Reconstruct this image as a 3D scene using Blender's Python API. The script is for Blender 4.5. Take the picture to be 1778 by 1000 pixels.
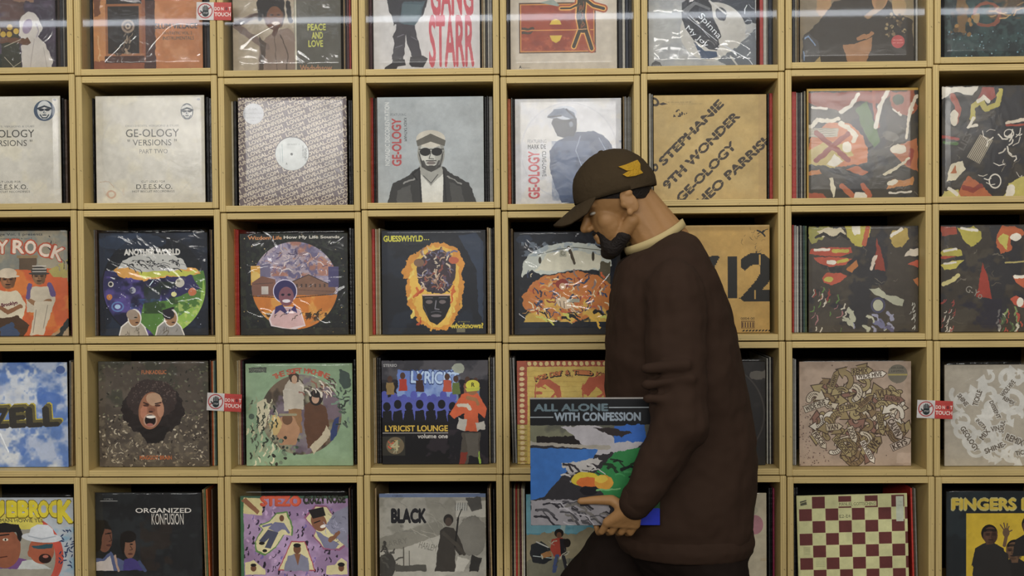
import bpy, bmesh, math, random
import numpy as np
from mathutils import Vector, Matrix, Euler
for o in list(bpy.data.objects): bpy.data.objects.remove(o)
SC = bpy.context.scene
COL = SC.collection
PI = math.pi

# ------------------------------------------------------------------ camera
ZO = 1.136                                   # height of the shelf's middle joint above the floor
CAM = Vector((0.1146, -3.2, 0.2243 + ZO))
YAW, PIT, ROL, F = -0.0262755, -0.0211212, -0.00762863, 1930.0
fw = Vector((math.sin(YAW)*math.cos(PIT), math.cos(YAW)*math.cos(PIT), math.sin(PIT)))
rt = fw.cross(Vector((0, 0, 1))).normalized(); up = rt.cross(fw)
rt, up = rt*math.cos(ROL)+up*math.sin(ROL), -rt*math.sin(ROL)+up*math.cos(ROL)
cam = bpy.data.objects.new('camera', bpy.data.cameras.new('camera'))
COL.objects.link(cam)
cam.matrix_world = Matrix(((rt.x, up.x, -fw.x, CAM.x), (rt.y, up.y, -fw.y, CAM.y), (rt.z, up.z, -fw.z, CAM.z), (0, 0, 0, 1)))
cam.data.sensor_width = 36.0; cam.data.lens = 36.0*F/1778
cam.data.clip_start = 0.05
SC.camera = cam

# ------------------------------------------------------------------ light and exposure
w = bpy.data.worlds.new('world'); SC.world = w; w.use_nodes = True
w.node_tree.nodes['Background'].inputs[0].default_value = (1.0, 0.96, 0.90, 1)
w.node_tree.nodes['Background'].inputs[1].default_value = 0.16
def lamp(loc, sx, sy, power, col=(1, .95, .86), aim=(0, 0, 1.3)):
    l = bpy.data.lights.new('lamp', 'AREA'); l.shape = 'RECTANGLE'; l.size = sx; l.size_y = sy
    l.energy = power; l.color = col
    o = bpy.data.objects.new('lamp', l); COL.objects.link(o); o.location = loc
    d = Vector(aim)-Vector(loc); d.x = 0
    o.rotation_euler = d.to_track_quat('-Z', 'Y').to_euler()
    return o
lamp((0.1, -1.05, 2.56), 6.5, 0.12, 20, (1, .975, .93), (0, 0, 1.2))
lamp((0.1, -2.2, 2.56), 6.5, 0.03, 2.2, (.86, .92, 1), (0, 0, 1.2))
lamp((0.1, -5.0, 2.50), 6.5, 0.28, 74, (1, .975, .93), (0, 0, 1.2))
lamp((0.1, -6.6, 2.50), 6.5, 0.50, 125, (1, .975, .93), (0, 0, 1.2))
SC.view_settings.view_transform = 'Standard'; SC.view_settings.look = 'None'
SC.view_settings.exposure = 0.0; SC.view_settings.gamma = 1.0
SC.view_settings.use_curve_mapping = False
SC.cycles.max_bounces = 8; SC.cycles.transparent_max_bounces = 12
try: SC.cycles.use_denoising = True; SC.cycles.denoising_input_passes = "RGB_ALBEDO"; SC.cycles.denoising_prefilter = "ACCURATE"
except Exception: pass

def at(px, py, Y):
    """the world point on the plane y = Y that a point of the 1778 x 1000 photograph stands for"""
    d = fw*F + rt*(px-889) + up*(500-py)
    return CAM + d*((Y-CAM.y)/d.y)

# ------------------------------------------------------------------ helpers
def lin(h):
    if isinstance(h, str):
        h = h.lstrip('#'); h = [int(h[i:i+2], 16)/255 for i in (0, 2, 4)]
    return tuple(c/12.92 if c <= .04045 else ((c+.055)/1.055)**2.4 for c in h)
def empty(name, loc, label=None, cat=None, group=None):
    o = bpy.data.objects.new(name, None); COL.objects.link(o); o.location = loc; o.empty_display_size = .05
    tag(o, label, cat, group); return o
def tag(o, label=None, cat=None, group=None, kind=None):
    if label: o['label'] = label
    if cat: o['category'] = cat
    if group: o['group'] = group
    if kind: o['kind'] = kind
    return o
def meshobj(name, bm, mat, parent=None, smooth=False, loc=None):
    me = bpy.data.meshes.new(name); bm.to_mesh(me); bm.free()
    for m in (mat if isinstance(mat, (list, tuple)) else [mat]): me.materials.append(m)
    if smooth:
        for p in me.polygons: p.use_smooth = True
    o = bpy.data.objects.new(name, me); COL.objects.link(o)
    if parent: o.parent = parent
    if loc is not None: o.location = loc
    return o
def box_bm(sx, sy, sz, bev=0, c=(0, 0, 0), bm=None, seg=2):
    b = bmesh.new()
    bmesh.ops.create_cube(b, size=1, matrix=Matrix.Translation(c) @ Matrix.Diagonal((sx, sy, sz, 1)))
    if bev: bmesh.ops.bevel(b, geom=b.edges[:], offset=bev, segments=seg, affect='EDGES', profile=.6)
    return b

# ------------------------------------------------------------------ materials
def newmat(name):
    m = bpy.data.materials.new(name); m.use_nodes = True; nt = m.node_tree
    b = nt.nodes['Principled BSDF']; return m, nt, b
def flat(name, col, rough=.6, spec=.4, bump=0, bscale=60, metal=0, var=0, vscale=20):
    m, nt, b = newmat(name)
    c = lin(col)+(1,)
    b.inputs['Base Color'].default_value = c; b.inputs['Roughness'].default_value = rough
    b.inputs['Specular IOR Level'].default_value = spec; b.inputs['Metallic'].default_value = metal
    tc = nt.nodes.new('ShaderNodeTexCoord')
    if var:
        n = nt.nodes.new('ShaderNodeTexNoise'); n.inputs['Scale'].default_value = vscale; n.inputs['Detail'].default_value = 4
        nt.links.new(tc.outputs['Object'], n.inputs['Vector'])
        mx = nt.nodes.new('ShaderNodeMix'); mx.data_type = 'RGBA'
        nt.links.new(n.outputs['Fac'], mx.inputs[0])
        mx.inputs[6].default_value = tuple(x*(1-var) for x in c[:3])+(1,); mx.inputs[7].default_value = tuple(min(1, x*(1+var)) for x in c[:3])+(1,)
        nt.links.new(mx.outputs[2], b.inputs['Base Color'])
    if bump:
        n = nt.nodes.new('ShaderNodeTexNoise'); n.inputs['Scale'].default_value = bscale; n.inputs['Detail'].default_value = 5
        nt.links.new(tc.outputs['Object'], n.inputs['Vector'])
        bp = nt.nodes.new('ShaderNodeBump'); bp.inputs['Strength'].default_value = bump; bp.inputs['Distance'].default_value = .01
        nt.links.new(n.outputs['Fac'], bp.inputs['Height']); nt.links.new(bp.outputs['Normal'], b.inputs['Normal'])
    return m

def ply(name, axis, base='#ccb479'):
    """birch plywood: thin plies stripe the cut edge along the board's thickness, fine grain along its length"""
    m, nt, b = newmat(name); N = nt.nodes; L = nt.links
    tc = N.new('ShaderNodeTexCoord'); sp = N.new('ShaderNodeSeparateXYZ'); L.new(tc.outputs['Object'], sp.inputs[0])
    oi = N.new('ShaderNodeObjectInfo')
    # slow wander of the plies
    nz = N.new('ShaderNodeTexNoise'); nz.inputs['Scale'].default_value = 9; L.new(tc.outputs['Object'], nz.inputs['Vector'])
    a = N.new('ShaderNodeMath'); a.operation = 'MULTIPLY_ADD'; L.new(nz.outputs['Fac'], a.inputs[0]); a.inputs[1].default_value = .0014
    L.new(sp.outputs[axis], a.inputs[2])
    mul = N.new('ShaderNodeMath'); mul.operation = 'MULTIPLY'; L.new(a.outputs[0], mul.inputs[0]); mul.inputs[1].default_value = 2*PI/0.0062
    sn = N.new('ShaderNodeMath'); sn.operation = 'SINE'; L.new(mul.outputs[0], sn.inputs[0])
    cr = N.new('ShaderNodeValToRGB'); e = cr.color_ramp.elements
    e[0].position = 0; e[0].color = (.62, .58, .52, 1); e[1].position = .42; e[1].color = (1, 1, 1, 1)
    mr = N.new('ShaderNodeMapRange'); mr.inputs['From Min'].default_value = -1; L.new(sn.outputs[0], mr.inputs['Value']); L.new(mr.outputs[0], cr.inputs[0])
    # only the cut edges show plies; how strong differs from board to board
    geo = N.new('ShaderNodeNewGeometry'); s2 = N.new('ShaderNodeSeparateXYZ'); L.new(geo.outputs['Normal'], s2.inputs[0])
    ab = N.new('ShaderNodeMath'); ab.operation = 'ABSOLUTE'; L.new(s2.outputs[1], ab.inputs[0])
    pw = N.new('ShaderNodeMath'); pw.operation = 'MULTIPLY'; L.new(ab.outputs[0], pw.inputs[0])
    rr = N.new('ShaderNodeMapRange'); rr.inputs['To Min'].default_value = .1; rr.inputs['To Max'].default_value = .75; L.new(oi.outputs['Random'], rr.inputs['Value']); L.new(rr.outputs[0], pw.inputs[1])
    # grain and blotches
    mp = N.new('ShaderNodeMapping'); L.new(tc.outputs['Object'], mp.inputs[0])
    mp.inputs['Scale'].default_value = (60, 4, 3) if axis == 0 else (3, 4, 60)
    g = N.new('ShaderNodeTexNoise'); g.inputs['Scale'].default_value = 2.5; g.inputs['Detail'].default_value = 6; L.new(mp.outputs[0], g.inputs['Vector'])
    gr = N.new('ShaderNodeMapRange'); gr.inputs['From Min'].default_value = .3; gr.inputs['From Max'].default_value = .7; gr.inputs['To Min'].default_value = .86; gr.inputs['To Max'].default_value = 1.07; L.new(g.outputs['Fac'], gr.inputs['Value'])
    sm = N.new('ShaderNodeTexNoise'); sm.inputs['Scale'].default_value = 120; sm.inputs['Detail'].default_value = 2; L.new(tc.outputs['Object'], sm.inputs['Vector'])
    sr = N.new('ShaderNodeMapRange'); sr.inputs['From Min'].default_value = .70; sr.inputs['From Max'].default_value = .76; sr.inputs['To Min'].default_value = 1; sr.inputs['To Max'].default_value = .45; L.new(sm.outputs['Fac'], sr.inputs['Value'])
    rb = N.new('ShaderNodeMapRange'); rb.inputs['To Min'].default_value = .88; rb.inputs['To Max'].default_value = 1.06; L.new(oi.outputs['Random'], rb.inputs['Value'])
    k1 = N.new('ShaderNodeMath'); k1.operation = 'MULTIPLY'; L.new(gr.outputs[0], k1.inputs[0]); L.new(sr.outputs[0], k1.inputs[1])
    k2 = N.new('ShaderNodeMath'); k2.operation = 'MULTIPLY'; L.new(k1.outputs[0], k2.inputs[0]); L.new(rb.outputs[0], k2.inputs[1])
    c0 = N.new('ShaderNodeMix'); c0.data_type = 'RGBA'; L.new(pw.outputs[0], c0.inputs[0]); c0.inputs[6].default_value = (1, 1, 1, 1); L.new(cr.outputs[0], c0.inputs[7])
    c1 = N.new('ShaderNodeMix'); c1.data_type = 'RGBA'; c1.blend_type = 'MULTIPLY'; c1.inputs[0].default_value = 1; c1.inputs[6].default_value = lin(base)+(1,); L.new(c0.outputs[2], c1.inputs[7])
    c2 = N.new('ShaderNodeVectorMath'); c2.operation = 'SCALE'; L.new(c1.outputs[2], c2.inputs[0]); L.new(k2.outputs[0], c2.inputs['Scale'])
    L.new(c2.outputs[0], b.inputs['Base Color'])
    b.inputs['Roughness'].default_value = .55; b.inputs['Specular IOR Level'].default_value = .35
    bp = N.new('ShaderNodeBump'); bp.inputs['Strength'].default_value = .35; bp.inputs['Distance'].default_value = .0008
    L.new(c0.outputs[2], bp.inputs['Height']); L.new(bp.outputs[0], b.inputs['Normal'])
    return m
PLYX = ply('plywood_upright', 0); PLYZ = ply('plywood_level', 2)
DARK = flat('shade_black_backing', '#0c0a09', .8, .2)  # near-black colour stands in for the deep shade inside the crates

def film(name, bump=.4, scale=14, rough=.08, gain=1.0, haze=.0, sheen=.028, crease=0):
    """thin clear film: what is behind shows through, lamps glint on its creases"""
    m, nt, b = newmat(name); N = nt.nodes; L = nt.links
    N.remove(b); out = N['Material Output']
    tr = N.new('ShaderNodeBsdfTransparent'); gl = N.new('ShaderNodeBsdfGlossy'); gl.inputs['Roughness'].default_value = rough
    fr = N.new('ShaderNodeFresnel'); fr.inputs['IOR'].default_value = 1.5
    mu = N.new('ShaderNodeMath'); mu.operation = 'MULTIPLY_ADD'; mu.inputs[1].default_value = gain; mu.inputs[2].default_value = haze; mu.use_clamp = True
    if bump: mu.inputs[0].default_value = sheen          # soft film: much the same sheen from every side
    else: L.new(fr.outputs[0], mu.inputs[0])
    mx = N.new('ShaderNodeMixShader'); L.new(mu.outputs[0], mx.inputs[0]); L.new(tr.outputs[0], mx.inputs[1]); L.new(gl.outputs[0], mx.inputs[2]); L.new(mx.outputs[0], out.inputs[0])
    if bump:
        tc = N.new('ShaderNodeTexCoord'); oi = N.new('ShaderNodeObjectInfo')
        ad = N.new('ShaderNodeVectorMath'); ad.operation = 'ADD'; L.new(tc.outputs['Object'], ad.inputs[0])
        sc = N.new('ShaderNodeMath'); sc.operation = 'MULTIPLY'; sc.inputs[1].default_value = 37; L.new(oi.outputs['Random'], sc.inputs[0]); L.new(sc.outputs[0], ad.inputs[1])
        n = N.new('ShaderNodeTexNoise'); n.inputs['Scale'].default_value = scale; n.inputs['Detail'].default_value = 3; n.inputs['Distortion'].default_value = 1.2
        L.new(ad.outputs[0], n.inputs['Vector'])
        v = N.new('ShaderNodeTexNoise'); v.inputs['Scale'].default_value = scale*3; v.inputs['Detail'].default_value = 2; v.inputs['Distortion'].default_value = 2.5
        L.new(ad.outputs[0], v.inputs['Vector'])
        # creases are sharper near the loose top of the bag
        cr = N.new('ShaderNodeValToRGB'); e = cr.color_ramp.elements; e[0].position = .47; e[0].color = (0, 0, 0, 1); e[1].position = .53; e[1].color = (1, 1, 1, 1)
        L.new(n.outputs['Fac'], cr.inputs[0])
        a2 = N.new('ShaderNodeMath'); a2.operation = 'MULTIPLY_ADD'; L.new(cr.outputs[0], a2.inputs[0]); a2.inputs[1].default_value = .35; L.new(v.outputs['Fac'], a2.inputs[2])
        if crease:                                   # a few sharp creases run where a slow field crosses its middle
            n2 = N.new('ShaderNodeTexNoise'); n2.inputs['Scale'].default_value = 6; n2.inputs['Detail'].default_value = 1.5; n2.inputs['Distortion'].default_value = 1.5; L.new(ad.outputs[0], n2.inputs['Vector'])
            s1 = N.new('ShaderNodeMath'); s1.operation = 'SUBTRACT'; s1.inputs[1].default_value = .5; L.new(n2.outputs['Fac'], s1.inputs[0])
            s2 = N.new('ShaderNodeMath'); s2.operation = 'ABSOLUTE'; L.new(s1.outputs[0], s2.inputs[0])
            s3 = N.new('ShaderNodeMapRange'); s3.inputs['From Max'].default_value = .022; s3.inputs['To Min'].default_value = crease; s3.inputs['To Max'].default_value = 0; L.new(s2.outputs[0], s3.inputs['Value'])
            a3 = N.new('ShaderNodeMath'); a3.operation = 'ADD'; L.new(a2.outputs[0], a3.inputs[0]); L.new(s3.outputs[0], a3.inputs[1]); a2 = a3
        bp = N.new('ShaderNodeBump'); bp.inputs['Strength'].default_value = bump; bp.inputs['Distance'].default_value = .02
        L.new(a2.outputs[0], bp.inputs['Height']); L.new(bp.outputs[0], gl.inputs['Normal'])
    return m
FILM = film('clear_film', .018, 4, .16, 1.0)
FILMW = film('creased_clear_film', .07, 3.2, .09, 1.2, sheen=.045, crease=.7)
FILMX = film('crumpled_clear_film', .13, 3.2, .10, 1.2, sheen=.035, crease=.5)
ACRY = film('clear_acrylic', 0, 1, .03, 1.6)

# ------------------------------------------------------------------ printing: flat artwork is drawn here, shape by shape, into small textures
RS = 512
_rng = np.random.default_rng(7)
def vnoise(n, cells, rng):
    g = rng.random((cells+2, cells+2)); x = np.linspace(0, cells, n, endpoint=False); i = x.astype(int); f = x-i; f = f*f*(3-2*f)
    a = g[i][:, i]; b = g[i+1][:, i]; c = g[i][:, i+1]; d = g[i+1][:, i+1]; fy = f[:, None]; fx = f[None, :]
    return (a*(1-fy)+b*fy)*(1-fx)+(c*(1-fy)+d*fy)*fx
def fbm(n, cells, rng, oct=4):
    s = 0; t = 0; a = 1
    for k in range(oct):
        s = s+a*vnoise(n, min(cells*2**k, n), rng); t += a; a *= .55
    return s/t
NZ = [fbm(RS, 6, _rng) for _ in range(4)] + [fbm(RS, 24, _rng, 3) for _ in range(4)]
_tc = {}
def tmask(s, bold=0):
    k = (s, bold)
    if k in _tc: return _tc[k]
    cu = bpy.data.curves.new('t', 'FONT'); cu.body = s; cu.resolution_u = 3
    ob = bpy.data.objects.new('t', cu); COL.objects.link(ob)
    bpy.context.view_layer.update()
    me = bpy.data.meshes.new_from_object(ob.evaluated_get(bpy.context.evaluated_depsgraph_get()))
    me.calc_loop_triangles()
    n = len(me.vertices); co = np.empty(n*3, 'f'); me.vertices.foreach_get('co', co); co = co.reshape(-1, 3)[:, :2]
    m = len(me.loop_triangles); tr = np.empty(m*3, 'i'); me.loop_triangles.foreach_get('vertices', tr); tr = tr.reshape(-1, 3)
    bpy.data.objects.remove(ob); bpy.data.curves.remove(cu); bpy.data.meshes.remove(me)
    lo = co.min(0); hi = co.max(0); H = 44; sc = H/max(hi[1]-lo[1], .05)
    if hi[1]-lo[1] < .3: sc = 60
    pad = 3; W = int((hi[0]-lo[0])*sc)+2*pad+1; HH = int((hi[1]-lo[1])*sc)+2*pad+1
    q = (co-lo)*sc+pad; out = np.zeros((HH, W), bool)
    for t in tr:
        a, b, c = q[t]; x0, y0 = np.floor(np.minimum(np.minimum(a, b), c)).astype(int); x1, y1 = np.ceil(np.maximum(np.maximum(a, b), c)).astype(int)+1
        xs = np.arange(x0, x1); ys = np.arange(y0, y1)[:, None]
        d = (b[0]-a[0])*(c[1]-a[1])-(b[1]-a[1])*(c[0]-a[0])
        if abs(d) < 1e-9: continue
        e1 = (b[0]-a[0])*(ys-a[1])-(b[1]-a[1])*(xs-a[0]); e2 = (c[0]-b[0])*(ys-b[1])-(c[1]-b[1])*(xs-b[0]); e3 = (a[0]-c[0])*(ys-c[1])-(a[1]-c[1])*(xs-c[0])
        if d < 0: e1, e2, e3 = -e1, -e2, -e3
        out[y0:y1, x0:x1] |= (e1 >= -.5) & (e2 >= -.5) & (e3 >= -.5)
    for _ in range(bold):
        o = out.copy(); o[:, 1:] |= out[:, :-1]; o[:, :-1] |= out[:, 1:]; o[1:] |= out[:-1]; o[:-1] |= out[1:]; out = o
    out = out[::-1]
    _tc[k] = (out, pad); return _tc[k]

class Art:
    """a printed face, drawn in the photograph's pixels over the rectangle l, t, r, b"""
    def __init__(s, l, t, r, b, bg):
        s.r = (l, t, r, b); s.ax = np.linspace(l, r, RS, endpoint=False)+(r-l)/RS/2; s.ay = np.linspace(t, b, RS, endpoint=False)+(b-t)/RS/2
        s.im = np.zeros((RS, RS, 3), 'f'); s.im[:] = s.c(bg); s.clip = None; s.ns = random.Random(int(l*7+t*3+999))
    def c(s, h):
        h = h.lstrip('#')
        if len(h) == 3: h = ''.join(x*2 for x in h)
        return np.array([int(h[i:i+2], 16)/255 for i in (0, 2, 4)], 'f')
    def bb(s, x0, y0, x1, y1, m=2):
        l, t, r, b = s.r
        i0 = int((x0-m-l)/(r-l)*RS); i1 = int((x1+m-l)/(r-l)*RS)+1; j0 = int((y0-m-t)/(b-t)*RS); j1 = int((y1+m-t)/(b-t)*RS)+1
        return max(i0, 0), min(i1, RS), max(j0, 0), min(j1, RS)
    def grid(s, bb, wob):
        i0, i1, j0, j1 = bb; X = np.broadcast_to(s.ax[None, i0:i1], (j1-j0, i1-i0)); Y = np.broadcast_to(s.ay[j0:j1, None], (j1-j0, i1-i0))
        if wob:
            k = 4 if wob < 3 else 0
            X = X+(NZ[k][j0:j1, i0:i1]-.5)*wob*4; Y = Y+(NZ[k+1][j0:j1, i0:i1]-.5)*wob*4
        return X, Y
    def put(s, bb, m, col, al=1):
        i0, i1, j0, j1 = bb
        if s.clip is not None: m = m & s.clip[j0:j1, i0:i1]
        v = s.im[j0:j1, i0:i1]; c = s.c(col) if isinstance(col, str) else col
        v[m] = v[m]*(1-al)+c*al if isinstance(col, str) else v[m]*(1-al)+c[j0:j1, i0:i1][m]*al
    def e(s, x, y, rx, ry, col, rot=0, wob=0, al=1, hole=0):
        R = max(rx, ry); bb = s.bb(x-R-wob*2, y-R-wob*2, x+R+wob*2, y+R+wob*2)
        if bb[0] >= bb[1] or bb[2] >= bb[3]: return s
        X, Y = s.grid(bb, wob); a = math.radians(rot); u = (X-x)*math.cos(a)+(Y-y)*math.sin(a); v = -(X-x)*math.sin(a)+(Y-y)*math.cos(a)
        q = (u/rx)**2+(v/ry)**2; m = q < 1
        if hole: m &= q > hole*hole
        s.put(bb, m, col, al); return s
    def emask(s, x, y, rx, ry, wob=0):
        X, Y = s.grid((0, RS, 0, RS), wob); return ((X-x)/rx)**2+((Y-y)/ry)**2 < 1
    def p(s, pts, col, wob=0, al=1):
        xs = pts[0::2]; ys = pts[1::2]; bb = s.bb(min(xs)-wob*2, min(ys)-wob*2, max(xs)+wob*2, max(ys)+wob*2)
        if bb[0] >= bb[1] or bb[2] >= bb[3]: return s
        X, Y = s.grid(bb, wob); m = np.zeros(X.shape, bool); n = len(xs)
        for i in range(n):
            x0, y0, x1, y1 = xs[i], ys[i], xs[(i+1) % n], ys[(i+1) % n]
            if y0 == y1: continue
            m ^= ((Y >= min(y0, y1)) & (Y < max(y0, y1))) & (X < x0+(Y-y0)*(x1-x0)/(y1-y0))
        s.put(bb, m, col, al); return s
    def q(s, x0, y0, x1, y1, col, wob=0, al=1): return s.p([x0, y0, x1, y0, x1, y1, x0, y1], col, wob, al)
    def l(s, pts, w, col, wob=0, al=1):
        xs = pts[0::2]; ys = pts[1::2]; bb = s.bb(min(xs)-w-wob*2, min(ys)-w-wob*2, max(xs)+w+wob*2, max(ys)+w+wob*2)
        if bb[0] >= bb[1] or bb[2] >= bb[3]: return s
        X, Y = s.grid(bb, wob); m = np.zeros(X.shape, bool)
        for i in range(len(xs)-1):
            x0, y0, dx, dy = xs[i], ys[i], xs[i+1]-xs[i], ys[i+1]-ys[i]
            t = np.clip(((X-x0)*dx+(Y-y0)*dy)/max(dx*dx+dy*dy, 1e-6), 0, 1)
            m |= (X-x0-t*dx)**2+(Y-y0-t*dy)**2 < (w/2)**2
        s.put(bb, m, col, al); return s
    def t(s, txt, x0, y0, x1, y1, col, rot=0, bold=0, al=1, shear=0):
        """lettering fitted into a box whose baseline starts at x0, y1; rot turns it about the box's centre"""
        M, pad = tmask(txt, bold); cx, cy = (x0+x1)/2, (y0+y1)/2; hw, hh = (x1-x0)/2, (y1-y0)/2
        R = math.hypot(hw, hh)+2; bb = s.bb(cx-R, cy-R, cx+R, cy+R)
        if bb[0] >= bb[1] or bb[2] >= bb[3]: return s
        X, Y = s.grid(bb, 0); a = math.radians(rot); u = (X-cx)*math.cos(a)-(Y-cy)*math.sin(a); v = (X-cx)*math.sin(a)+(Y-cy)*math.cos(a)
        u = u+v*shear
        H, W = M.shape; I = ((u+hw)/(2*hw)*(W-2*pad)+pad).astype(int); J = ((v+hh)/(2*hh)*(H-2*pad)+pad).astype(int)
        ok = (I >= 0) & (I < W) & (J >= 0) & (J < H); m = ok & M[np.clip(J, 0, H-1), np.clip(I, 0, W-1)]
        s.put(bb, m, col, al); return s
    def arc(s, txt, cx, cy, r, a0, a1, h, col, bold=1, w=None):
        n = len(txt)
        for i, ch in enumerate(txt):
            if ch == ' ': continue
            a = math.radians(a0+(a1-a0)*(i+.5)/n); x = cx+r*math.sin(a); y = cy-r*math.cos(a); ww = w or h*.7
            if ch == 'I': ww *= .35
            s.t(ch, x-ww/2, y-h/2, x+ww/2, y+h/2, col, -math.degrees(a), bold)
        return s
    def n(s, col, k=0, lo=.5, hi=.6, al=1, reg=None):
        """blotches of a colour where a noise field is high"""
        a = np.clip((NZ[k]-lo)/(hi-lo), 0, 1)[..., None]*al; M = np.ones((RS, RS, 1), bool)
        if reg is not None:
            m = np.zeros((RS, RS), bool); i0, i1, j0, j1 = s.bb(*reg, m=0); m[j0:j1, i0:i1] = True; a = a*m[..., None]
        if s.clip is not None: a = a*s.clip[..., None]
        s.im = s.im*(1-a)+s.c(col)*a; return s
    def dots(s, n, x0, y0, x1, y1, r0, r1, cols, seed=1, stretch=1, ang=None):
        g = random.Random(seed)
        for _ in range(n):
            r = g.uniform(r0, r1); s.e(g.uniform(x0, x1), g.uniform(y0, y1), r*stretch, r, g.choice(cols), g.uniform(0, 180) if ang is None else ang+g.uniform(-15, 15), wob=r*.3 if r > 2 else 0)
        return s
    def strokes(s, n, x0, y0, x1, y1, ln, w, cols, seed=1, ang=None, wob=1):
        g = random.Random(seed)
        for _ in range(n):
            x, y = g.uniform(x0, x1), g.uniform(y0, y1); a = g.uniform(0, 2*PI) if ang is None else math.radians(ang+g.uniform(-20, 20)); L = ln*g.uniform(.5, 1.3)
            s.l([x, y, x+L*.5*math.cos(a), y+L*.5*math.sin(a), x+L*math.cos(a+.4), y+L*math.sin(a+.4)], w*g.uniform(.5, 1.4), g.choice(cols), wob=wob)
        return s
    def grain(s, amt=.03):
        s.im = np.clip(s.im*(1+(_rng.random((RS, RS, 1))-.5)*2*amt), 0, 1); return s
    def bust(s, x, y, h, skin, hair, shirt, hat=None, look=0, body=True, shade=None, glasses=False, beard=False):
        """a plain head and shoulders: x, y is the middle of a head h tall"""
        w = h*.37
        if body:
            s.p([x-w*.5, y+h*.4, x+w*.5, y+h*.4, x+h*.72, y+h*.72, x+h*.9, y+h*1.6, x-h*.9, y+h*1.6, x-h*.72, y+h*.72], shirt, wob=.5)
            s.p([x-w*.55, y+h*.3, x+w*.55, y+h*.3, x+w*.4, y+h*.62, x-w*.4, y+h*.62], skin)
        s.e(x, y-h*.08, w*1.12, h*.46, hair); s.e(x+look*h*.05, y+h*.04, w, h*.46, skin)
        s.p([x-w, y-h*.3, x+w, y-h*.3, x+w*.9, y-h*.16, x-w*.9, y-h*.16], hair)
        sh = shade or '2a1c16'
        sk = tuple(s.c(skin)); dk = ''.join('%02x' % int(255*v*.62) for v in sk); lt = ''.join('%02x' % min(255, int(255*v*1.28)) for v in sk)
        s.e(x+w*.62, y+h*.08, w*.36, h*.36, dk, al=.55).e(x-w*.2+look*h*.06, y-h*.16, w*.45, h*.08, lt, al=.5).e(x-w*.45+look*h*.05, y+h*.12, w*.24, h*.09, lt, al=.4).e(x+look*h*.08, y+h*.40, w*.4, h*.07, dk, al=.5).e(x-w*.42+look*h*.08, y-.01*h, w*.36, h*.07, dk, al=.6).e(x+w*.42+look*h*.08, y-.01*h, w*.36, h*.07, dk, al=.6)
        if glasses: s.e(x-w*.45+look*h*.08, y, w*.4, h*.09, '111'); s.e(x+w*.45+look*h*.08, y, w*.4, h*.09, '111'); s.l([x-w, y-h*.03, x+w, y-h*.03], h*.03, '111')
        else: s.e(x-w*.42+look*h*.08, y, w*.22, h*.035, sh); s.e(x+w*.42+look*h*.08, y, w*.22, h*.035, sh); s.l([x-w*.7+look*h*.08, y-h*.08, x-w*.15+look*h*.08, y-h*.09], h*.03, sh); s.l([x+w*.7+look*h*.08, y-h*.08, x+w*.15+look*h*.08, y-h*.09], h*.03, sh)
        s.l([x+look*h*.1, y+h*.02, x+look*h*.13-w*.12, y+h*.14, x+look*h*.1+w*.18, y+h*.155], h*.025, sh, al=.7)
        s.e(x+look*h*.08, y+h*.27, w*.38, h*.04, sh)
        if beard: s.e(x+look*h*.06, y+h*.38, w*.7, h*.13, sh, al=.7)
        if hat == 'cap': s.e(x, y-h*.27, w*1.15, h*.26, hair); s.e(x-look*h*.2, y-h*.14, w*1.2, h*.08, hair)
        if hat == 'brim': s.e(x, y-h*.3, w*1.05, h*.27, shirt); s.e(x, y-h*.13, w*1.9, h*.11, shirt)
        return s
    def mat(s, name, gain=1.0, rough=.45, coat=0):
        s.im = s.im*(1+(NZ[2]-.5)[..., None]*.16+(NZ[6]-.5)[..., None]*.10); s.grain(.035)
        g_ = s.im.mean(2, keepdims=True); s.im = g_+(s.im-g_)*.88
        im = bpy.data.images.new(name, RS, RS); a = np.ones((RS, RS, 4), 'f'); a[..., :3] = np.clip(s.im, 0, 1)[::-1]
        im.pixels.foreach_set(a.ravel()); im.update(); im.pack()
        m, nt, b = newmat(name); t = nt.nodes.new('ShaderNodeTexImage'); t.image = im; t.extension = 'EXTEND'
        mx = nt.nodes.new('ShaderNodeVectorMath'); mx.operation = 'SCALE'; mx.inputs['Scale'].default_value = gain
        nt.links.new(t.outputs[0], mx.inputs[0]); nt.links.new(mx.outputs[0], b.inputs['Base Color'])
        b.inputs['Roughness'].default_value = rough; b.inputs['Specular IOR Level'].default_value = .3
        return m

# ------------------------------------------------------------------ the printed covers, row by row
A = {}
def art(r, c, l, t, rr, b, bg):
    a = Art(l, t, rr, b, bg); A[r, c] = a; return a
# ---- top row
a = art(0, 0, -94, -72, 96, 118, '3a3040'); a.n('5a4a60', 0, .45, .6, .7); a.n('6b4a35', 1, .5, .6, .6, (-94, -72, 60, 60))
a.q(20, -72, 60, 2, '8a6a52', 2).q(-94, 90, 34, 118, '2c3428').p([30, 40, 34, 118, 0, 118, 0, 70], '3a3a2c')
a.l([0, 68, 20, 66, 50, 70], 9, '6b4630', 1).e(8, 46, 20, 14, '4a3020', wob=1)
for x, y in ((3, 57), (15, 45), (14, 57), (-6, 50), (26, 52)): a.e(x, y, 5, 5, 'c8a53c')
a.l([5, 78, 34, 66], 1.2, 'b0a890').l([5, 96, 26, 118], 1.2, 'b0a890').l([12, 118, 34, 104], 1, 'b0a890')
a.e(50, 38, 17, 18, 'c9c2ba', wob=1).p([34, 40, 66, 32, 72, 48, 64, 62, 78, 74, 90, 104, 86, 118, 36, 118, 35, 78, 42, 66, 30, 58], 'cfc8be', 1).e(46, 44, 8, 13, '9a88a0', 20).p([36, 70, 46, 62, 52, 72, 46, 76, 36, 75], '6b4630')
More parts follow.
